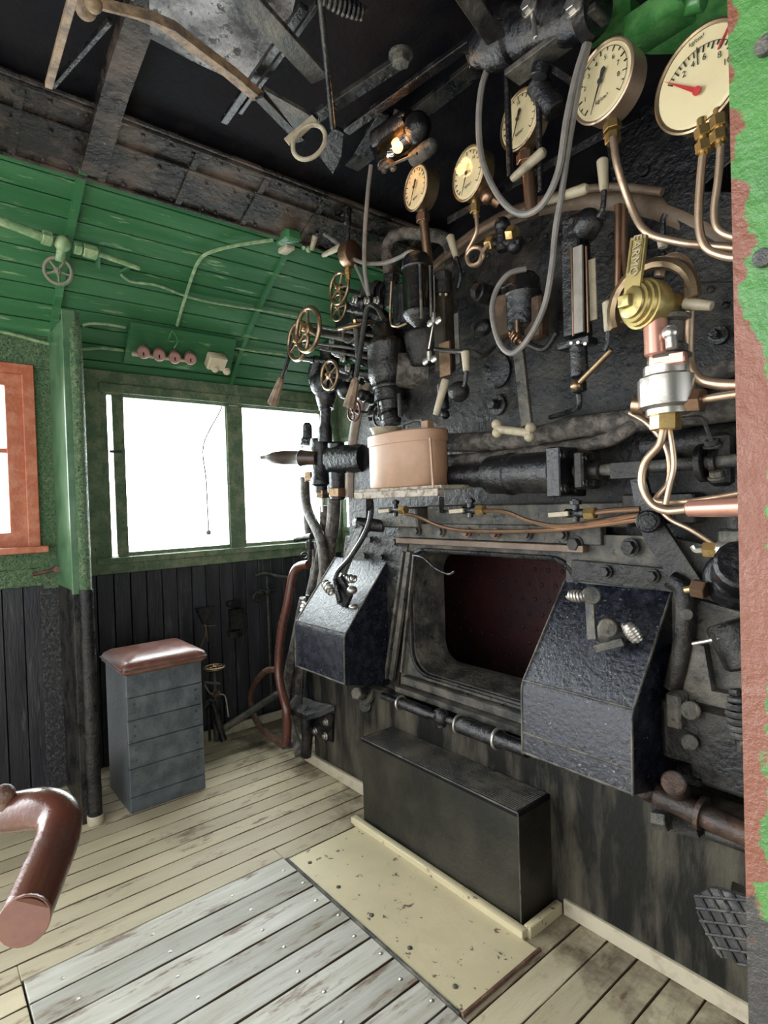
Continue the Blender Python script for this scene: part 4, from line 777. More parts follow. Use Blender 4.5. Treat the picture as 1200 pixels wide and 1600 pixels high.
cn = thing('tube_connector', 'silvery hex connector with a thin pin above the casting', 'connector', Q(1140, 1000, 1.80))
ob('nut', MB().hexn(Q(1124, 995, 1.80), Q(1148, 998, 1.80), .026), STEEL, cn); ob('pin', MB().cyl(Q(1082, 1006, 1.80), Q(1124, 998, 1.80), .006).cyl(Q(1148, 998, 1.8), Q(1175, 1002, 1.8), .018), STEEL, cn)
t = thing('tube_connector', 'brass hex connector above the bracket arm', 'connector', Q(1110, 872, 1.80))
ob('nut', MB().hexn(Q(1100, 858, 1.80), Q(1122, 859, 1.80), .024), BRASS, t); ob('elbow', MB().tube([Q(1082, 853, 1.80), Q(1088, 860, 1.80), Q(1102, 859, 1.80)], .009, 8).cyl(Q(1122, 859, 1.80), Q(1160, 860, 1.80), .028), STEEL, t)
t = thing('tube_connector', 'brown hex connector at the tip of the bracket arm', 'connector', Q(1095, 940, 1.80))
ob('nut', MB().hexn(Q(1082, 918, 1.80), Q(1104, 922, 1.80), .028), COPPER, t); ob('stub', MB().cyl(Q(1070, 922, 1.80), Q(1084, 920, 1.80), .011), BRASS, t)
one('valve_block', MB().bbox(Q(1150, 838, 1.82), (.04, .03, .022), bev=.3).cyl(Q(1152, 840, 1.82), Q(1152, 800, 1.82), .02, .03), LEDGE, 'bright squared valve block at the partition edge', 'valve')
# pedal
pd = thing('foot_pedal', 'shiny black diamond-pattern foot pedal low at right', 'pedal', Q(1140, 1500, 1.72))
P4 = [Q(1084, 1400, 1.76), Q(1112, 1387, 1.76), Q(1205, 1412, 1.76), Q(1205, 1528, 1.76), Q(1122, 1492, 1.76), Q(1096, 1444, 1.76)]
ob('plate', MB().prism(P4, (0, .015, 0)), CHROME, pd)
bm_ = MB(); pc = [(p.x, p.z) for p in P4]
def clip(o_, d_):
    lo_, hi_ = -9, 9                                   # part of a line that lies inside the convex plate
    for k in range(6):
        (x0_, z0_), (x1_, z1_) = pc[k], pc[(k+1) % 6]; nx, nz = z1_-z0_, -(x1_-x0_); a_ = (o_[0]-x0_)*nx+(o_[1]-z0_)*nz; b2 = d_[0]*nx+d_[1]*nz
        if abs(b2) < 1e-9: continue
        t2 = -a_/b2
        if b2 < 0: hi_ = min(hi_, t2)
        else: lo_ = max(lo_, t2)
    return lo_, hi_
cxp = sum(p[0] for p in pc)/6; czp = sum(p[1] for p in pc)/6
for d_ in ((.92, .38), (.55, -.83)):
    for k in range(-8, 9):
        o_ = (cxp-d_[1]*k*.034, czp+d_[0]*k*.034); lo_, hi_ = clip(o_, d_)
        if hi_-lo_ > .01: bm_.tube([(o_[0]+d_[0]*t2, 1.757, o_[1]+d_[1]*t2) for t2 in (lo_, hi_)], .0042, 6, False)
ob('tread_pattern', bm_, LEDGE, pd)
ob('stem', MB().bar(Q(1150, 1440, 1.78), Q(1160, 1380, 1.92), .05, .02, XA), BLACKD, pd)
one('drain_stub', MB().cyl(Q(968, 1432, 1.92), Q(970, 1480, 1.92), .018), WHITE, 'short cream painted stub pipe at foot of boiler plate', 'pipe')

# ================================================================== BALL VALVE GROUP
bv = thing('ball_valve', 'steel valve with yellow brass cock and upright lettered lever at right', 'valve', Q(1042, 665, 1.72)); by = 1.70
ob('body', lz(Q(1040, 560, by), Q(1044, 648, by), [(0, .05), (.1, .05), (.14, .062), (.3, .062), (.35, .078), (.85, .08), (.9, .06), (1, .06)], 10), STEEL, bv)
ob('neck', lz(Q(1048, 495, by), Q(1046, 562, by), [(0, .055), (.1, .055), (.15, .035), (.6, .035), (.7, .05), (.85, .05), (.9, .06), (1, .06)], 16), LEDGE, bv)
ob('cylinder', MB().cyl(Q(1024, 500, by-.05), Q(1026, 556, by-.05), .032), COPPERP, bv, label='copper coloured bar')
ob('yoke', MB().bar(Q(1017, 566, by-.04), Q(1072, 558, by-.04), .03, .03), COPPERP, bv)
ob('pin', MB().cyl(Q(1047, 510, by-.07), Q(1050, 545, by-.07), .016).sphere(Q(1047, 520, by-.07), .022), STEEL, bv)
ob('nut', MB().hexn(Q(1024, 658, by), Q(1058, 658, by), .036) if False else MB().hexn(Q(1040, 646, by), Q(1040, 672, by), .042), BRASS, bv, label='yellow hex nut')
ob('side_nut', MB().hexn(Q(1074, 626, by), Q(1100, 625, by), .034), COPPER, bv); ob('side_nut', MB().cyl(Q(992, 632, by), Q(1012, 634, by), .03), COPPER, bv)
cc = Q(1008, 476, by-.06); cn_ = V((-.35, -1, .05)).normalized()
YB = mat('yellow_brass', (.42, .33, .13), (.2, .16, .07), 18, .5, .68, .34, .5, metal=.75)
ob('cock', MB().lathe(cc+cn_*.06, -cn_, [(0, .034), (.006, .044), (.016, .045), (.017, .054), (.03, .055), (.031, .063), (.044, .064), (.045, .07), (.09, .07), (.12, .05), (.16, .05)], 24), YB, bv)
ob('square', MB().bbox(cc+cn_*.068, (.016, .016, .012), (XA, ZA, cn_), .15), YB, bv)
aR = MB(); ctr = Q(1018, 478, by-.02)
pts = []
for k in range(15):
    a = math.radians(200-k*14.5); pts.append(ctr+(XA*math.cos(a)+ZA*math.sin(a))*.118)
ob('quadrant', aR.tube(pts, .019, 8, False), BRASSD, bv, label='dull brass quadrant arc with raised letters')
l0, l1 = cc+cn_*.05, Q(999, 370, by-.10)
ob('lever', MB().bar(l0, l1, .046, .012, XA), YB, bv)
dirl = (l1-l0).normalized(); side = XA-dirl*XA.dot(dirl); fn = -dirl.cross(side.normalized()).normalized()
if fn.y > 0: fn = -fn
ob('lever_rim', MB().tube([l0.lerp(l1, .45)+side*.016+fn*.008, l1-dirl*.01+side*.016+fn*.008, l1-dirl*.01-side*.016+fn*.008, l0.lerp(l1, .45)-side*.016+fn*.008, l0.lerp(l1, .45)+side*.016+fn*.008], .0028, 6, False), YB, bv)
text('EARMO', .034, l0.lerp(l1, .7)+fn*.009, -dirl, fn.cross(-dirl), BONE, bv)
for ch, a in zip('GERMANY', (118, 107, 96, 80, 66, 52, 38)):
    pass
ob('ear', MB().prism([Q(1046, 480, by), Q(1062, 470, by), Q(1068, 490, by), Q(1062, 500, by), Q(1040, 500, by)], (0, .03, 0)), BLACK, bv)
ob('ear', MB().prism([Q(978, 492, by), Q(990, 485, by), Q(1010, 500, by), Q(1008, 512, by), Q(986, 508, by)], (0, .03, 0)), YB, bv)
ob('rod', MB().cyl(Q(1070, 474, by), Q(1113, 478, by), .018, .013), BONE, bv, label='pale rod handle')
CT = [('copper tube looping over the brass lever valve and down to the right', [(1030, 432, 1.72), (1036, 412, 1.72), (1055, 403, 1.72), (1072, 414, 1.72), (1078, 440, 1.72), (1076, 500, 1.72), (1076, 560, 1.72), (1090, 590, 1.72), (1120, 600, 1.72), (1180, 602, 1.72)], .0155),
 ('long copper tube from the white dial gauge curving right', [(958, 215, 1.72), (965, 260, 1.72), (985, 320, 1.75), (1010, 362, 1.75), (1060, 378, 1.75), (1110, 384, 1.75), (1180, 390, 1.75)], .0115),
 ('copper tube hanging from left union of the red-needle gauge', [(1098, 245, 1.62), (1094, 290, 1.62), (1092, 350, 1.62), (1102, 385, 1.62), (1130, 400, 1.62), (1170, 404, 1.62)], .0105),
 ('copper tube hanging from right union of the red-needle gauge', [(1126, 230, 1.62), (1122, 280, 1.62), (1116, 330, 1.62), (1124, 360, 1.62), (1160, 375, 1.62)], .0095),
 ('left one of the paired dark copper tubes behind the ball valve', [(966, 320, 1.85), (966, 400, 1.85), (965, 470, 1.85), (968, 495, 1.85), (985, 502, 1.82)], .013),
 ('right one of the paired dark copper tubes behind the ball valve', [(976, 320, 1.86), (976, 400, 1.85), (984, 440, 1.83), (1000, 452, 1.82)], .011),
 ('outer copper tube of the loops under the yellow hex nut', [(1037, 670, 1.70), (1030, 695, 1.70), (1008, 722, 1.70), (1003, 755, 1.70), (1016, 785, 1.70), (1040, 798, 1.70), (1074, 796, 1.70)], .0115),
 ('inner copper tube of the loops under the yellow hex nut', [(1046, 670, 1.71), (1051, 700, 1.71), (1053, 730, 1.71), (1046, 760, 1.71), (1040, 788, 1.71)], .0085),
 ('copper tube crossing behind the loops towards the partition', [(985, 645, 1.80), (1010, 660, 1.78), (1036, 690, 1.78), (1046, 720, 1.78), (1044, 755, 1.78), (1025, 782, 1.76), (1070, 784, 1.74), (1115, 778, 1.74), (1160, 770, 1.74)], .009),
 ('thin copper tube dropping to the brass hex connector', [(1030, 795, 1.78), (1048, 812, 1.78), (1080, 828, 1.78), (1115, 850, 1.80)], .007),
 ('short warm copper tube leaving the side nut of the ball valve', [(1098, 624, 1.70), (1130, 619, 1.70), (1180, 612, 1.70)], .011)]
for lab, pts, r in CT: pipe(lab, pts, r, COPPERW if 'dark' not in lab else COPPER, 'copper_tube', 10, 'tube', 'copper tubes')
one('copper_bar', lz(Q(1072, 795, 1.66), Q(1180, 791, 1.66), [(0, .014), (.04, .022), (.3, .024), (1, .027)]), COPPERP, 'thick pink copper bar end in front of the partition edge', 'handle')

# ================================================================== WATER GAUGES
def dirs(a, b_): return (V(b_)-V(a)).normalized()
wg = thing('water_gauge', 'right-hand water gauge: tall black case with sight glass and white scale', 'gauge', Q(905, 590, 1.84)); wy = 1.80
ob('case', MB().bbox(Q(901, 452, wy+.02), (.036, .04, .17), bev=.2), BLACK, wg)
a, b_ = Q(893, 385, wy-.03), Q(896, 525, wy-.03)
ob('glass', MB().bar(Q(903, 385, wy-.03), Q(905, 520, wy-.03), .034, .01, XA), mat('gauge_glass_painted_reflection', (.30, .28, .25), (.17, .15, .13), 4, .4, .6, .12), wg)  # opaque glass; mottled grey colour imitates its reflections
ob('copper_strip', MB().cyl(a, b_, .005).cyl(Q(916, 385, wy-.03), Q(919, 520, wy-.03), .004), COPPER, wg)
ob('scale_plate', MB().bar(Q(925, 405, wy), Q(928, 500, wy), .024, .006, XA), BONE, wg)
ob('head', MB().bbox(Q(905, 360, wy+.02), (.05, .05, .045), bev=.4).sphere(Q(918, 350, wy), .05), BLACK, wg)
ob('foot', MB().cyl(Q(903, 538, wy), Q(906, 590, wy), .03).bbox(Q(902, 538, wy), (.06, .03, .012)).hexn(Q(904, 596, wy), Q(905, 612, wy), .025), BLACK, wg)
ob('drain_lever', MB().cyl(Q(897, 606, wy-.03), Q(956, 546, wy-.03), .010).sphere(Q(900, 603, wy-.03), .02), BRASSD, wg)
ob('drain_pipe', MB().tube([Q(905, 615, wy), Q(905, 635, wy+.02), Q(893, 642, wy+.1), Q(860, 652, wy+.16)], .010, 8), BLACK, wg)
for q in ((892, 537), (903, 536), (914, 538)): ob('screw', MB().cyl(Q(q[0], q[1]-1, wy-.02), Q(q[0], q[1]-1, wy-.035), .006), STEEL, wg)
def whandle(label, a, b_, y, lever=None):
    t = thing('cock_handle', label, 'handle', Q(*b_, y), 'pale gauge cock handles')
    ob('grip', lz(Q(*a, y), Q(*b_, y), [(0, .012), (.06, .018), (.9, .014), (1, .012)], 12), BONE, t)
    if lever: ob('lever', MB().tube([Q(*p, y) for p in lever], .009, 8), BLACK, t)
    return t
whandle('white grip standing right of the right water gauge', (950, 470), (951, 518), 1.74, [(951, 518), (950, 535), (945, 548)])
whandle('white grip upright above the right water gauge', (941, 248), (944, 298), 1.74, [(944, 298), (942, 325), (935, 340)])
whandle('bone coloured rod crossing the stem of the middle gauge', (851, 235), (800, 280), 1.70)
whandle('long bone coloured rod sloping right below the cable loop', (918, 294), (852, 315), 1.72)
whandle('tiny white peg below the long copper tube', (1036, 372), (1036, 387), 1.8, [(1036, 372), (1036, 345), (1040, 335)])
whandle('white grip hanging right of the left water gauge', (727, 548), (729, 580), 1.74, [(729, 580), (727, 598), (724, 604)])
whandle('long pale rod slanting down from foot of left water gauge', (697, 592), (681, 648), 1.70)
whandle('small tan peg at the green junction box', (493, 368), (487, 391), 1.9)
whandle('long tan peg sticking out left of the side-on gauge', (533, 385), (505, 399), 1.88)
whandle('thin copper coloured rod above the left water gauge', (703, 368), (713, 402), 1.84, [(713, 402), (720, 430), (716, 450)])
wl = thing('water_gauge', 'left-hand water gauge: bronze-fronted narrow case beside the glossy lantern', 'gauge', Q(697, 590, 1.84)); wy = 1.82
ob('case', MB().bbox(Q(694, 510, wy+.02), (.034, .035, .20), bev=.2), mat('oily_bronze', (.05, .04, .03), (.13, .1, .07), 10, .45, .65, .2, .3, metal=.4), wl)
ob('bronze_foot', MB().bar(Q(695, 535, wy-.02), Q(697, 588, wy-.02), .062, .012, XA), COPPER, wl)
ob('scale_plate', MB().bar(Q(713, 490, wy), Q(716, 568, wy), .024, .006, XA), LEDGE, wl)
ob('head', MB().cyl(Q(691, 425, wy), Q(693, 460, wy), .035).hexn(Q(690, 428, wy), Q(691, 440, wy), .045), BLACKD, wl)
ob('cross_arm', MB().tube([Q(680, 546, wy-.06), Q(710, 549, wy-.06), Q(735, 550, wy-.06), Q(755, 556, wy-.02), Q(772, 542, wy+.06)], .010, 8), BLACKD, wl)
ob('cock_body', MB().sphere(Q(717, 612, wy), .05, (1, .8, .9)).cyl(Q(690, 600, wy), Q(695, 640, wy), .022).sphere(Q(696, 648, wy), .02), BLACKD, wl)
for q in ((688, 460), (697, 460)): ob('rivet', MB().sphere(Q(*q, wy-.03), .007, n=8, m=5), BONE, wl)
def wing(label, q, y):
    c = Q(*q, y); t = thing('wing_nut', label, 'wing nut', c, 'wing nuts'); m_ = MB().cyl(c+ZA*-.012, c+ZA*.03, .011)
    m_.sphere(c+V((-.025, 0, -.008)), .016, (1.1, .4, 1), 10, 6).sphere(c+V((.025, 0, -.008)), .016, (1.1, .4, 1), 10, 6); ob('wings', m_, STEEL, t); return t
wing('upper wing nut left of the left water gauge', (678, 500), 1.74); wing('lower wing nut beside the cross arm', (671, 560), 1.74)
one('wire_rod', MB().tube([Q(678, 430, 1.77), Q(679, 480, 1.76), Q(678, 500, 1.75), Q(670, 545, 1.75)], .004, 6, False), STEEL, 'thin steel wire running through the two wing nuts', 'wire')

# glossy lantern and the other lamp body
la = thing('gauge_lantern', 'glossy dark cylindrical gauge lantern between hand wheels and left water gauge', 'lantern', Q(655, 515, 1.74)); ly = 1.74
ob('housing', lz(Q(651, 394, ly), Q(655, 512, ly), [(0, .02), (.05, .05), (.12, .064), (.2, .066), (.22, .07), (.25, .066), (.28, .064), (.78, .064), (.8, .07), (.84, .07), (.9, .055), (1, .02)], 28), BLACK, la)
ob('glass', lz(Q(652, 420, ly), Q(655, 486, ly), [(0, .067), (1, .067)], 28), LGLASS, la)
each('cage_bar', [MB().cyl(Q(636, 415, ly-.03), Q(638, 495, ly-.03), .006), MB().cyl(Q(656, 412, ly-.068), Q(659, 498, ly-.068), .006), MB().cyl(Q(672, 415, ly-.04), Q(674, 495, ly-.04), .006)], LEDGE, la)
ob('side_case', MB().bbox(Q(628, 478, ly+.06), (.045, .03, .10), bev=.5), BLACK, la)
ob('bail', MB().tube([Q(612, 440, ly), Q(610, 500, ly), Q(620, 510, ly), Q(636, 505, ly)], .006, 6), BRASSD, la)
lb = thing('gauge_lantern', 'dark glass lantern with rounded top in the middle of the backhead inside a cable loop', 'lantern', Q(820, 530, 1.85)); ly = 1.85
ob('housing', lz(Q(817, 423, ly), Q(819, 520, ly), [(0, .01), (.06, .045), (.15, .062), (.35, .066), (.38, .07), (.42, .066), (.9, .064), (1, .04)], 24), BLACK, lb)
ob('side_case', MB().bbox(Q(790, 495, ly), (.045, .03, .085), bev=.3).bbox(Q(838, 498, ly), (.04, .03, .08), bev=.3), mat('dark_bronze_gloss', (.05, .03, .02), (.12, .075, .05), 12, .5, .7, .2), lb)
ob('fitting', MB().cyl(Q(745, 455, ly), Q(775, 465, ly+.1), .04).hexn(Q(742, 454, ly), Q(750, 456, ly), .032).sphere(Q(755, 512, ly+.06), .045, (1, .7, .8)), BLACKD, lb)
ob('filament_holder', MB().spring(Q(800, 520, ly-.07), Q(812, 535, ly-.07), .018, .005, 4).cyl(Q(808, 500, ly-.07), Q(809, 530, ly-.07), .008), COPPER, lb)
ob('loop_bracket', MB().tube([Q(785, 450, ly-.05), Q(800, 443, ly-.06), Q(806, 450, ly-.06)], .005, 6).tube([Q(820, 535, ly), Q(850, 545, ly), Q(870, 520, ly)], .012, 8), BLACKD, lb)
rg = thing('regulator_handle', 'steel bar hanging from the lantern down to a bone-coloured cross grip', 'lever', Q(805, 680, 1.84))
ob('bar', MB().bar(Q(810, 540, 1.86), Q(824, 665, 1.80), .045, .018, XA), LEDGE, rg)
ob('grip', MB().cyl(Q(775, 670, 1.76), Q(831, 677, 1.78), .016).sphere(Q(776, 663, 1.76), .02).sphere(Q(777, 676, 1.76), .02).sphere(Q(829, 668, 1.78), .02).sphere(Q(827, 682, 1.78), .02), BONE, rg)

# ================================================================== PRESSURE GAUGES
def gauge(label, c, R, dep, q_needle, yaw, tilt=0, big=False, red=False, stem=None, stem_m=COPPER, body_m=COPPERW, nums=(), glen=.55):
    c = V(c); n_ = V((-math.sin(yaw), -math.cos(yaw), -tilt)).normalized(); xa = ZA.cross(n_).normalized()*-1; xa = V((math.cos(yaw), -math.sin(yaw), 0)); ya = xa.cross(n_)*-1
    if ya.z < 0: ya = -ya
    t = thing('pressure_gauge', label, 'gauge', c-ZA*R, 'pressure gauges')
    g = MB(); k = R*.06
    g.lathe(c-n_*dep, n_, [(0, R*.8), (dep*.06, R*.94), (dep*.9, R*.95), (dep*.92, R), (dep*1.0, R), (dep*1.04, R*.96), (dep*1.0, R*.91), (dep*.96, R*.9)], 48)
    ob('case', g, body_m, t)
    ob('dial', MB().lathe(c-n_*.004, n_, [(0, R*.9), (.002, R*.9), (.003, .001)], 48), DIAL, t)
    f0 = c+n_*.002; tk = MB()
    A0, A1 = (-135, 135) if not red else (-50, 95); nt_ = 17 if not red else 21; piv = f0 if not red else f0-ya*R*.28; RR = R*.8 if not red else R*.86
    for i in range(nt_):
        a = math.radians(A0+(A1-A0)*i/(nt_-1)); d = xa*math.sin(a)+ya*math.cos(a); ln = R*(.13 if i % 2 == 0 else .08)
        tk.bar(piv+d*(RR-ln), piv+d*RR, R*.022, .0015, xa.cross(d) if False else n_.cross(d))
    tk.tube([piv+(xa*math.sin(math.radians(A0+(A1-A0)*i/40))+ya*math.cos(math.radians(A0+(A1-A0)*i/40)))*RR for i in range(41)], .0008, 4, False)
    ob('scale_marks', tk, INK, t)
    a = math.radians(q_needle); d = xa*math.sin(a)+ya*math.cos(a); s2 = n_.cross(d); nd = MB(); h_ = piv+n_*.006
    if not red: nd.prism([h_+d*R*.78, h_+s2*R*.03, h_-d*R*.28+s2*R*.075, h_-d*R*.34, h_-d*R*.28-s2*R*.075, h_-s2*R*.03], n_*.002); nd.cyl(h_, h_+n_*.004, R*.07)
    else: nd.prism([h_+d*R*.98, h_+s2*R*.05, h_-s2*R*.05], n_*.002); nd.cyl(h_, h_+n_*.005, R*.085)
    ob('needle', nd, REDINK if red else INK, t)
    if red:
        mk = MB(); mk.bar(piv+(xa*math.sin(.62)+ya*math.cos(.62))*R*.7, piv+(xa*math.sin(.62)+ya*math.cos(.62))*R*1.05, R*.03, .002, xa); ob('red_mark', mk, REDINK, t)
        mk = MB(); mk.bar(piv+(xa*math.sin(-.02)+ya*math.cos(-.02))*R*.55, piv+(xa*math.sin(-.02)+ya*math.cos(-.02))*R*.9, R*.02, .002, xa); ob('index_mark', mk, INK, t)
    for s_, aa in nums:
        a = math.radians(aa); d = xa*math.sin(a)+ya*math.cos(a); text(s_, R*.17, piv+d*(RR-R*.24), xa, ya, INK, t, 'numeral')
    text('kg/cm²', R*(.15 if not red else .12), f0-ya*R*.45 if not red else f0+ya*R*.76-xa*R*.02, xa, ya, INK, t)
    ob('crystal', MB().lathe(c+n_*.010, n_, [(0, R*.9), (.0015, R*.9)], 40), glassm('gauge_crystal', (.98, .98, .96), .03), t)
    if stem:
        b0_ = c-n_*dep*.5-ya*R*.92; p1 = Q(*stem[0]); 
        ob('stem', MB().cyl(b0_, p1, stem[1]), stem_m, t)
        ob('union', MB().hexn(b0_-ya*.02, b0_-ya*.055, stem[1]*1.5), BRASS if stem_m is BRASS else stem_m, t)
    return t
N8 = [(str(k), -135+270*k/9) for k in range(1, 9)]
yaw = math.radians(10)
gauge('smallest front-facing gauge, on a copper pipe left of the row', Q(649, 293, 1.80), .098, .07, 208, yaw, stem=((670, 415, 1.86), .021), body_m=BRASSD, nums=[('5', -45), ('10', 45)])
gauge('gauge with warm cream dial above a coiled siphon tube', Q(731, 271, 1.80), .105, .06, 205, yaw, stem=((745, 340, 1.84), .014), stem_m=BRASS, body_m=BRASSD, nums=[('5', -45), ('10', 45)])
gauge('gauge behind two dark rods with thick copper stem below the big black lamp', Q(811, 187, 1.80), .105, .06, 205, yaw, stem=((832, 340, 1.84), .024), body_m=BRASSD, nums=[('10', 0), ('5', -70)])
gauge('white dial gauge with copper rim to the right of the hanging cables', Q(940, 128, 1.74), .118, .075, 205, yaw, stem=((958, 215, 1.76), .016), stem_m=BRASSD, nums=N8)
gauge('large cream gauge with red needle partly hidden by the green partition', Q(1092, 122, 1.62), .128, .05, -48, yaw, red=True, body_m=BRASSD, nums=[('2', -29), ('4', -10), ('6', 12), ('8', 44), ('10', 68)])
t = thing('gauge_unions', 'pair of stacked brass hex unions below the red-needle gauge', 'union', Q(1100, 245, 1.62))
for a_, b_ in (((1097, 200), (1100, 215)), ((1099, 222), (1101, 238)), ((1122, 182), (1124, 200)), ((1122, 205), (1124, 222))): ob('nut', MB().hexn(Q(*a_, 1.62), Q(*b_, 1.62), .021), BRASS, t)
ob('neck', MB().cyl(Q(1096, 185, 1.62), Q(1100, 245, 1.62), .012).cyl(Q(1121, 170, 1.62), Q(1125, 230, 1.62), .011), BRASS, t)
t = thing('gauge_unions', 'brass hex union under the white dial gauge', 'union', Q(958, 225, 1.74))
ob('nut', MB().hexn(Q(956, 192, 1.74), Q(957, 204, 1.74), .027), BRASS, t); ob('nut', MB().hexn(Q(957, 208, 1.74), Q(958, 224, 1.74), .024), BRASS, t)
sg = thing('pressure_gauge', 'small gauge seen side-on with greenish glass above the upper hand wheel', 'gauge', Q(545, 425, 1.85))
c = Q(543, 400, 1.85); nn_ = V((-1, -.12, 0)).normalized()
ob('case', MB().lathe(c, nn_, [(-.055, .055), (-.05, .066), (0, .068), (.01, .064)], 30), COPPER, sg); ob('dial', MB().lathe(c+nn_*.008, nn_, [(0, .06), (.004, .058)], 30), PALEG, sg); ob('stem', MB().cyl(c-ZA*.06, c-ZA*.13, .014).hexn(c-ZA*.07, c-ZA*.095, .02), BRASS, sg)
one('siphon_coil', MB().tube([Q(744, 335, 1.82), Q(745, 360, 1.82), Q(738, 378, 1.82), Q(730, 395, 1.82), Q(733, 412, 1.82), Q(746, 414, 1.82), Q(755, 400, 1.82), Q(750, 388, 1.82), Q(738, 388, 1.815), Q(729, 400, 1.81), Q(735, 414, 1.81), Q(748, 410, 1.81), Q(755, 392, 1.82), Q(764, 380, 1.83)], .008, 8), COPPERW, 'brass coloured tube coiled in a ring below the warm cream gauge', 'tube')
cp = thing('cross_fitting', 'black branched pipe fitting with brass nuts right of the siphon coil', 'fitting', Q(788, 392, 1.86))
ob('body', MB().cyl(Q(784, 350, 1.86), Q(786, 392, 1.86), .026).cyl(Q(764, 381, 1.86), Q(815, 378, 1.86), .02).sphere(Q(785, 352, 1.86), .032).sphere(Q(804, 385, 1.86), .03), BLACK, cp)
ob('nut', MB().hexn(Q(762, 382, 1.85), Q(772, 380, 1.85), .028), BRASS, cp); ob('nut', MB().hexn(Q(795, 365, 1.84), Q(806, 364, 1.84), .028), BRASS, cp)
ob('knob', MB().sphere(Q(762, 307, 1.84), .03).cyl(Q(762, 307, 1.84), Q(780, 318, 1.88), .02), COPPER, cp, label='round copper knob')
one('gauge_bracket', MB().bar(Q(700, 345, 1.92), Q(1000, 180, 1.92), .03, .012), BLACK, 'thin dark strip carrying the row of gauges', 'bracket')
one('rail_pipe', MB().tube([Q(672, 424, 1.94), Q(720, 384, 1.94), Q(770, 350, 1.94), Q(845, 318, 1.93), Q(890, 300, 1.93), Q(960, 292, 1.94), Q(1035, 300, 1.95)], .014, 10), BROWNM, 'brown pipe following the arched edge of the boiler', 'pipe')

# ================================================================== CABLES
for lab, pts, r in (('grey cable loop hanging from the big lamp in a long U', [(765, 98, 1.70), (752, 140, 1.68), (748, 200, 1.68), (755, 255, 1.68), (780, 308, 1.68), (812, 334, 1.68), (845, 322, 1.68), (872, 270, 1.68), (885, 190, 1.68), (900, 120, 1.69), (916, 68, 1.70)], .0115),
    ('grey cable from the big lamp to the loop round the middle lantern', [(920, 68, 1.71), (905, 130, 1.70), (893, 200, 1.70), (878, 300, 1.70), (868, 360, 1.70), (862, 420, 1.70), (850, 480, 1.70), (825, 530, 1.70), (800, 552, 1.70), (780, 535, 1.70), (769, 490, 1.72), (775, 455, 1.74), (795, 428, 1.76), (822, 420, 1.80)], .0105),
    ('grey cable hanging straight down from the lit lamp', [(580, 258, 1.80), (575, 300, 1.80), (570, 370, 1.80), (570, 420, 1.80), (576, 462, 1.84)], .011),
    ('grey cable swinging from the green junction box to the glossy lantern', [(507, 366, 1.95), (525, 378, 1.90), (545, 400, 1.86), (570, 411, 1.84), (600, 411, 1.80), (625, 402, 1.78), (640, 394, 1.76), (650, 396, 1.75)], .0105),
    ('thin cable dropping beside the straight grey one', [(515, 372, 1.94), (540, 392, 1.88), (558, 420, 1.86), (575, 460, 1.86)], .009)):
    pipe(lab, pts, r, CABLE, 'electric_cable', 8, 'cable', 'electric cables')

# ================================================================== LAMPS
lm = thing('cab_lamp', 'black glossy cab lamp with its orange bulb lit, under the roof', 'lamp', Q(620, 265, 1.75)); yl = 1.72
A, B = Q(593, 250, yl), Q(668, 200, yl)
ob('housing', lz(Q(588, 222, yl), Q(640, 186, yl), [(0, .03), (.05, .05), (.5, .05), (1, .045)], 20), BLACK, lm)
ob('cap', MB().sphere(Q(652, 200, yl), .062, (1, .9, 1.05)), BLACK, lm); ob('end_cap', MB().cyl(Q(588, 225, yl), Q(600, 258, yl), .03), BLACK, lm)
ob('glass', lz(Q(600, 240, yl), Q(648, 210, yl), [(0, .04), (.1, .055), (.9, .055), (1, .04)], 20), LGLASS, lm)
ob('bulb', MB().sphere(Q(621, 230, yl), .024, n=14, m=9), BULB, lm)
each('cage_bar', [MB().cyl(Q(588, 208, yl-.04), Q(632, 178, yl-.04), .006), MB().cyl(Q(602, 262, yl-.04), Q(652, 240, yl-.04), .006)], LEDGE, lm)
ob('clamp', MB().bbox(Q(603, 258, yl), (.035, .02, .012)).bolt(Q(600, 265, yl), (0, 0, -1), .012).bolt(Q(614, 262, yl), (0, 0, -1), .012).cyl(Q(617, 185, yl), Q(620, 172, yl), .012), LEDGE, lm)
ob('reflector', lz(Q(645, 250, yl+.03), Q(682, 222, yl+.03), [(0, .03), (.6, .034), (.9, .028), (1, .01)], 14), LEDGE, lm)
pt_ = bpy.data.lights.new('bulb_light', 'POINT'); pt_.energy = .8; pt_.color = (1, .5, .18); pt_.shadow_soft_size = .03; po = bpy.data.objects.new('bulb_light', pt_); COL.objects.link(po); po.location = (Q(621, 230, yl)+V((.02, -.09, -.02)))*S
bl = thing('cab_lamp', 'big unlit black cylindrical cab lamp with heavy cast ends hanging above the gauges', 'lamp', Q(840, 100, 1.70)); yl = 1.68
ob('housing', lz(Q(752, 72, yl), Q(935, 8, yl), [(0, .05), (.02, .075), (.1, .08), (.12, .095), (.3, .1), (.34, .095), (.36, .082), (.9, .085), (.93, .09), (1, .075)], 28), BLACK, bl)
ob('reflector', MB().bar(Q(800, 122, yl), Q(942, 18, yl), .085, .02, NY), LEDGE, bl)
ob('end_casting', MB().sphere(Q(752, 78, yl), .06).cyl(Q(745, 95, yl), Q(750, 68, yl), .03).hexn(Q(741, 92, yl), Q(742, 104, yl), .022), BLACK, bl)
ob('bracket', MB().bar(Q(850, 100, yl+.06), Q(893, 128, yl+.06), .08, .02, NY).cyl(Q(838, 130, yl+.05), Q(868, 175, yl+.08), .04).cyl(Q(842, 120, yl), Q(846, 100, yl), .03), BLACK, bl)
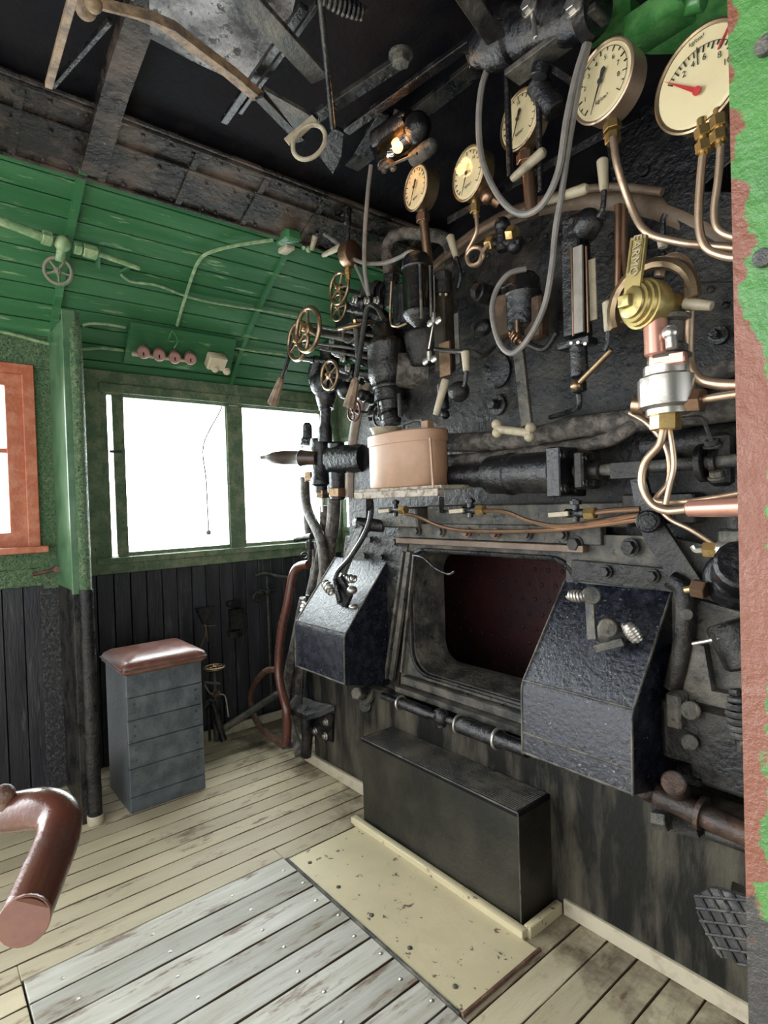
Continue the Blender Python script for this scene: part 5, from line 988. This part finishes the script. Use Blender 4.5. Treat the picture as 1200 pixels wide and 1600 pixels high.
[ob('lug', MB().bolt(Q(*q, yl-.08), (0, -1, .2), .022), STEEL, bl) for q in ((828, 12), (897, 12))]; ob('latch_rod', MB().cyl(Q(830, 8, yl-.07), Q(838, 60, yl-.09), .008), STEEL, bl)
one('hanger_rod', MB().cyl(Q(792, 110, 1.72), Q(797, 275, 1.74), .012), BLACK, 'left dark vertical rod in front of the gauge below the lamp', 'rod', 'hanger rods')
one('hanger_rod', MB().cyl(Q(841, 130, 1.72), Q(845, 300, 1.74), .010), BLACK, 'right dark vertical rod in front of the gauge below the lamp', 'rod', 'hanger rods')
hn = thing('reading_lamp', 'glossy black hood-shaped lamp above the green junction box', 'lamp', Q(485, 340, 2.0)); yh = 1.98
ob('hood', MB().loft([[Q(*p, yh)+YA*dy for p in ((452, 322), (455, 306), (470, 299), (490, 302), (515, 314), (530, 320), (526, 330), (500, 328), (470, 322), (458, 325))] for dy in (-.05, .05)], True), BLACK, hn)
ob('lens', MB().cyl(Q(470, 328, yh-.02), Q(500, 335, yh-.02), .02), STEEL, hn); ob('socket', MB().sphere(Q(460, 336, yh), .024).cyl(Q(455, 334, yh), Q(468, 332, yh), .018), BLACK, hn)
ob('stalk', MB().tube([Q(526, 322, yh), Q(531, 310, yh), Q(530, 280, yh), Q(529, 255, yh)], .014, 8).cyl(Q(495, 285, yh), Q(496, 310, yh), .025), BLACK, hn)
ob('bracket', MB().bar(Q(500, 325, yh-.03), Q(540, 345, yh), .04, .012, NY).bar(Q(515, 345, yh), Q(545, 325, yh), .05, .012, NY), BLACK, hn)
one('hanging_tube', MB().tube([Q(545, 330, 1.95), Q(544, 360, 1.95), Q(542, 378, 1.95), Q(535, 384, 1.95)], .012, 8).cyl(Q(543, 325, 1.95), Q(543, 350, 1.95), .022), BLACK, 'thin black J-shaped tube above the side-on gauge', 'tube')
one('hanging_tube', MB().tube([Q(494, 330, 1.92), Q(494, 350, 1.92), Q(495, 366, 1.92)], .012, 8), BLACK, 'thin black tube dropping from the hood-shaped lamp', 'tube')

# ================================================================== ROOF GEAR (sunroof linkage)
RZ = 3.12
def zbar(label, a, b_, w_, m, za=RZ, zb=None, th=.02, name='roof_bar', up=None, cat='bar'):
    zb = za if zb is None else zb; p, q_ = Z(*a, za), Z(*b_, zb); d = q_-p; side_ = d.cross(ZA) if up is None else V(up)
    return one(name, MB().bar(p, q_, w_, th, side_), m, label, cat, 'roof linkage bars')
one('roof_hatch', MB().prism([Z(232, -40, 3.36), Z(470, -40, 3.36), Z(440, 95, 3.36), Z(395, 140, 3.36), Z(300, 95, 3.36), Z(235, 60, 3.36)], (0, 0, .02)), PATCH, 'peeling grey-white underside of the roof hatch at top', 'hatch')
la_pts = [(128, -4), (170, 8), (225, 22), (262, 38), (310, 75), (360, 112), (404, 150)]
one('wooden_lath', MB().loft([[Z(*p, 3.2)+V(o_) for o_ in ((-.012, -.02, -.02), (.012, .02, -.02), (.012, .02, .015), (-.012, -.02, .015))] for p in la_pts], True), LATH, 'crooked tan wooden lath crossing the dark roof at top left', 'lath')
zbar('long dark bar continuing the tan lath down to the ring handle', (405, 150), (470, 218), .04, BLACKD, 3.18)
zbar('broad grey flat bar hanging diagonally from the top centre', (370, -20), (500, 122), .075, LEDGE, 3.15)
zbar('slim tan strut at far top left', (118, -20), (76, 134), .022, LATH, 3.0, 3.05)
zbar('thin grey strut meeting the tan one at its foot', (172, 32), (82, 134), .014, BLACKD, 3.1, 3.05)
zbar('notched bar pointing up right from the triangular gusset', (488, 186), (632, 92), .05, BLACKD, 3.1)
zbar('upper of two long parallel beams rising to the right', (540, 205), (765, 45), .045, BLACK, 3.3)
zbar('lower of two long parallel beams rising to the right', (535, 272), (745, 105), .09, BLACKD, 3.38)
zbar('dark double rail behind the grey flat bar', (350, 190), (475, 10), .03, BLACK, 3.25)
zbar('second dark rail parallel to the double rail', (375, 175), (497, 5), .016, BLACK, 3.25)
zbar('short dark plate at top right of the roof', (725, -15), (775, 60), .06, BLACKD, 3.05)
zbar('steep dark beam rising between lamp and right edge of roof', (560, 240), (600, 175), .05, BLACK, 3.35)
one('pull_rod', MB().cyl(Z(500, -10, 3.1), Z(520, 200, 3.02), .010), BLACKD, 'thin straight pull rod hanging beside the notched bar', 'rod')
gs = thing('gusset', 'triangular grey gusset plates where the roof bars meet', 'gusset', Z(500, 230, 3.0))
ob('plate', MB().prism([Z(412, 140, 3.08), Z(480, 178, 3.08), Z(497, 190, 3.08), Z(470, 215, 3.08)], (0, 0, .015)), LEDGE, gs)
ob('plate', MB().prism([Z(520, 200, 3.02), Z(537, 208, 3.02), Z(533, 245, 3.02), Z(520, 272, 3.02), Z(496, 240, 3.02)], (0, 0, .015)), BLACKD, gs)
rh = thing('ring_handle', 'oval tan ring handle hanging from the roof linkage', 'handle', Z(483, 250, 2.95))
cR = D(483, 222, 2.2); vd = (cR-EYE).normalized(); ax_ = (vd+V((.15, .1, .1))).normalized(); a_, b_ = MB().frame(ax_)
m_ = MB(); lo = []
for i in range(33):
    t_ = 2*math.pi*i/32; d = (_r*math.cos(t_)*.9+_u*math.sin(t_)*1.0+_r*math.sin(t_)*.25)
    lo.append(cR+d*.066)
ob('ring', m_.tube(lo, .009, 8, False), BONE, rh); ob('strap', MB().bar(D(448, 222, 2.21), D(492, 185, 2.21), .03, .01, _u), BONE, rh)
one('coil_spring', MB().spring(Z(505, -5, 3.05), Z(570, 22, 3.05), .022, .006, 9), BLACKD, 'dark coil spring at the very top centre', 'spring')
one('pivot_nut', MB().bolt(Z(626, 85, 3.08), (0, 0, -1), .03), LEDGE, 'nut at the upper end of the notched bar', 'nut')
one('lath_hook', MB().sphere(Z(134, 14, 3.1), .03).sphere(Z(146, 6, 3.1), .025), LATH, 'tan double knob at top left beside the lath', 'knob')
# green fittings at the top right roof
gf = thing('green_junction', 'bright green cast junction box and pipe under the roof at top right', 'junction box', Q(1000, 60, 1.9)); yg = 1.9
ob('box', MB().bbox(Q(1030, 30, yg), (.09, .06, .04), bev=.2).bbox(Q(965, 30, yg), (.06, .05, .045), bev=.4), BRIGHT, gf)
each('pipe', [MB().cyl(Q(922, 66, yg), Q(945, 52, yg), .022), MB().cyl(Q(940, 48, yg), Q(1100, 0, yg), .03)], BRIGHT, gf)
ob('cover', MB().sphere(Q(990, 52, yg), .04, (1.2, .8, .7)).bolt(Q(998, 62, yg), (0, -.6, -1), .015).bbox(Q(1062, 8, yg), (.03, .03, .03), bev=.4), BRIGHT, gf)
struct('trim_7', MB().prism([Q(925, -30, 2.3), Q(1180, -30, 2.3), Q(1180, 40, 2.3), Q(1080, 78, 2.3), Q(1010, 80, 2.3), Q(960, 72, 2.3)], (0, .03, 0)), BRIGHT, 'green painted roof corner panel')

# ================================================================== THINGS ON THE GREEN ROOF SIDE
def RP(px, py, off=.02):
    """point on the curved roof side under the given sight line, lifted off it"""
    d = _ray(px, py)
    for i in range(len(pr)-1):
        a, b_ = pr[i], pr[i+1]; e_ = b_-a; n_ = V((-e_.z, 0, e_.x)).normalized()
        k = (a-EYE).dot(n_)/d.dot(n_); p = EYE+d*k; s_ = (V((p.x, 0, p.z))-a).dot(e_)/e_.length_squared
        if -.02 <= s_ <= 1.02 and k > 0:
            if n_.x < 0: n_ = -n_
            return p+n_*off
    return X(px, py, -3.88+off)
el = thing('fuse_board', 'green painted board with row of four pink porcelain fuses above the window', 'fuse board', RP(270, 560, .03))
cs = [RP(203, 497, .02), RP(366, 525, .02), RP(356, 578, .02), RP(190, 562, .02)]
cA, cB, cC, cD = cs; nB = (cB-cA).cross(cD-cA).normalized(); nB = -nB if nB.x < 0 else nB
ob('board', MB().prism(cs, nB*.025), GREEN, el)
def BP(px, py, off=.0):
    d = _ray(px, py); k = (cA+nB*.026-EYE).dot(nB)/d.dot(nB); return EYE+d*k+nB*off
ob('rail', MB().bar(BP(205, 551, .012), BP(302, 563, .012), .022, .02, nB), CREAM, el)
for q in ((224, 545), (248, 549), (272, 553), (296, 555)):
    c = BP(*q); f_ = thing('porcelain_fuse', {224: 'leftmost', 248: 'second from left', 272: 'third from left', 296: 'rightmost'}[q[0]]+' of four pink porcelain screw fuses on the green board', 'fuse', c, 'pink fuses')
    ax_ = (V((.8, -.25, -.45))).normalized(); ob('body', MB().lathe(c-ax_*.0, ax_, [(0, .026), (.02, .034), (.05, .034), (.055, .028), (.065, .028), (.068, .037), (.10, .037), (.108, .03)], 20), PINK, f_); ob('slot', MB().bar(c+ax_*.109-ZA*.015, c+ax_*.109+ZA*.012, .007, .004, YA), BLACK, f_)
so = thing('double_socket', 'cream plastic double socket at right end of the green fuse board', 'socket', BP(335, 575)); c = BP(335, 560, .035)
ob('housing', MB().bbox(c, (.062, .035, .05), ((cB-cA).normalized(), nB, nB.cross((cB-cA).normalized())), .2), CREAM, so)
for q in ((331, 567), (349, 571)): cc_ = BP(*q, .066); ax_ = V((.8, -.25, -.5)).normalized(); ob('outlet', MB().lathe(cc_, ax_, [(0, .024), (.012, .024), (.014, .018), (.03, .017), (.032, .01)], 18), CREAM, so)
ob('hook', MB().tube([BP(262, 530, .01), BP(268, 515, .02), BP(276, 530, .02), BP(270, 540, .03)], .004, 6), BRIGHT, el)
pv = thing('wheel_stop_valve', 'pale green pipe with stop valve and round wheel on the green roof side', 'valve', RP(85, 380, .06))
each('pipe', [MB().cyl(RP(-20, 322, .07), RP(62, 355, .07), .022), MB().cyl(RP(150, 383, .07), RP(214, 406, .07), .013)], PALEG, pv)
ob('body', MB().hexn(RP(62, 355, .07), RP(78, 360, .07), .034).sphere(RP(95, 366, .07), .04).hexn(RP(112, 372, .07), RP(124, 376, .07), .03).hexn(RP(126, 376, .07), RP(148, 383, .07), .033).cyl(RP(94, 368, .07), RP(88, 385, .12), .022), PALEG, pv)
wc = RP(85, 397, .13); wheel(pv, wc, (.75, -.3, -.35), .062, .010, 5, mat('faded_brown_wheel_paint', (.16, .14, .1), (.1, .13, .08), 20, .45, .6, .5), sp0=.3)
each('bracket', [MB().bar(RP(150, 380, .03), RP(153, 415, .01), .03, .01, XA), MB().bar(RP(205, 405, .05), RP(190, 425, .0), .03, .01, XA)], GREEN, pv)
def rc(label, pts, r, m=PALEG): return one('conduit_pipe', MB().tube([RP(*p, .015+r) for p in pts], r, 8), m, label, 'conduit', 'conduits on the green roof side')
rc('pale conduit climbing from the fuse board to the junction box', [(275, 505), (282, 480), (296, 435), (308, 405), (325, 390), (370, 378), (425, 370)], .010)
rc('thin conduit running from the pipe bracket right to the wheels', [(188, 425), (205, 436), (245, 442), (300, 462), (360, 474), (420, 483), (470, 492)], .008)
rc('short conduit entering the fuse board at left, upper one', [(128, 505), (140, 502), (165, 503), (195, 508)], .008)
rc('short conduit entering the fuse board at left, lower one', [(-5, 513), (30, 522), (70, 533), (100, 538), (130, 542), (160, 541), (192, 545)], .010)
rc('thin conduit leaving the fuse board to the right', [(366, 540), (400, 546), (440, 550), (480, 555)], .008)
jb = thing('junction_box', 'green junction box with chipped white cover where the conduits meet', 'junction box', RP(445, 385, .03))
ob('box', MB().bbox(RP(448, 365, .04), (.07, .05, .035), bev=.4), GREEN, jb); ob('cover', MB().bbox(RP(444, 380, .05), (.05, .03, .014), bev=.3), WHITE, jb)
ob('arm', MB().cyl(RP(465, 357, .06), RP(505, 362, .08), .022).cyl(RP(470, 376, .06), RP(510, 372, .08), .012).sphere(RP(478, 378, .06), .02), PALEG, jb)
one('outside_lamp_arm', MB().tube([X(352, 612, -3.93), X(345, 640, -4.05), X(318, 695, -4.05), X(322, 750, -4.05), X(326, 830, -4.05)], .006, 6).sphere(X(326, 832, -4.05), .02), LEDGE, 'thin bent rod outside the larger window pane', 'rod')

# ================================================================== NEAR HANDRAIL
hr = thing('bent_handrail', 'thick red-brown bent tube rail in the near left foreground', 'rail', D(-140, 1500, 1.05))
P0 = D(-150, 1300, 1.1); 
ob('tube', MB().tube([V((P0.x, P0.y, 0)), V((P0.x, P0.y, P0.z-.1)), P0, D(-60, 1277, 1.06), D(20, 1268, 1.02), D(65, 1263, 1.0), D(92, 1275, .985), D(90, 1310, .95), D(66, 1370, .88), D(38, 1436, .81)], .0335, 24, True, 8), REDB, hr, sharp=60)
e0, e1 = D(40, 1432, .815), D(37, 1440, .802)
ob('end_cap', MB().cyl(e0, e1, .0335, n=24), mat('worn_orange_cap', (.19, .075, .045), (.14, .055, .035), 20, .4, .6, .35), hr, label='lighter worn end cap')
ob('clamp', MB().sphere(D(6, 1242, 1.0), .018).cyl(D(4, 1250, 1.0), D(6, 1262, 1.0), .015), RUST, hr)
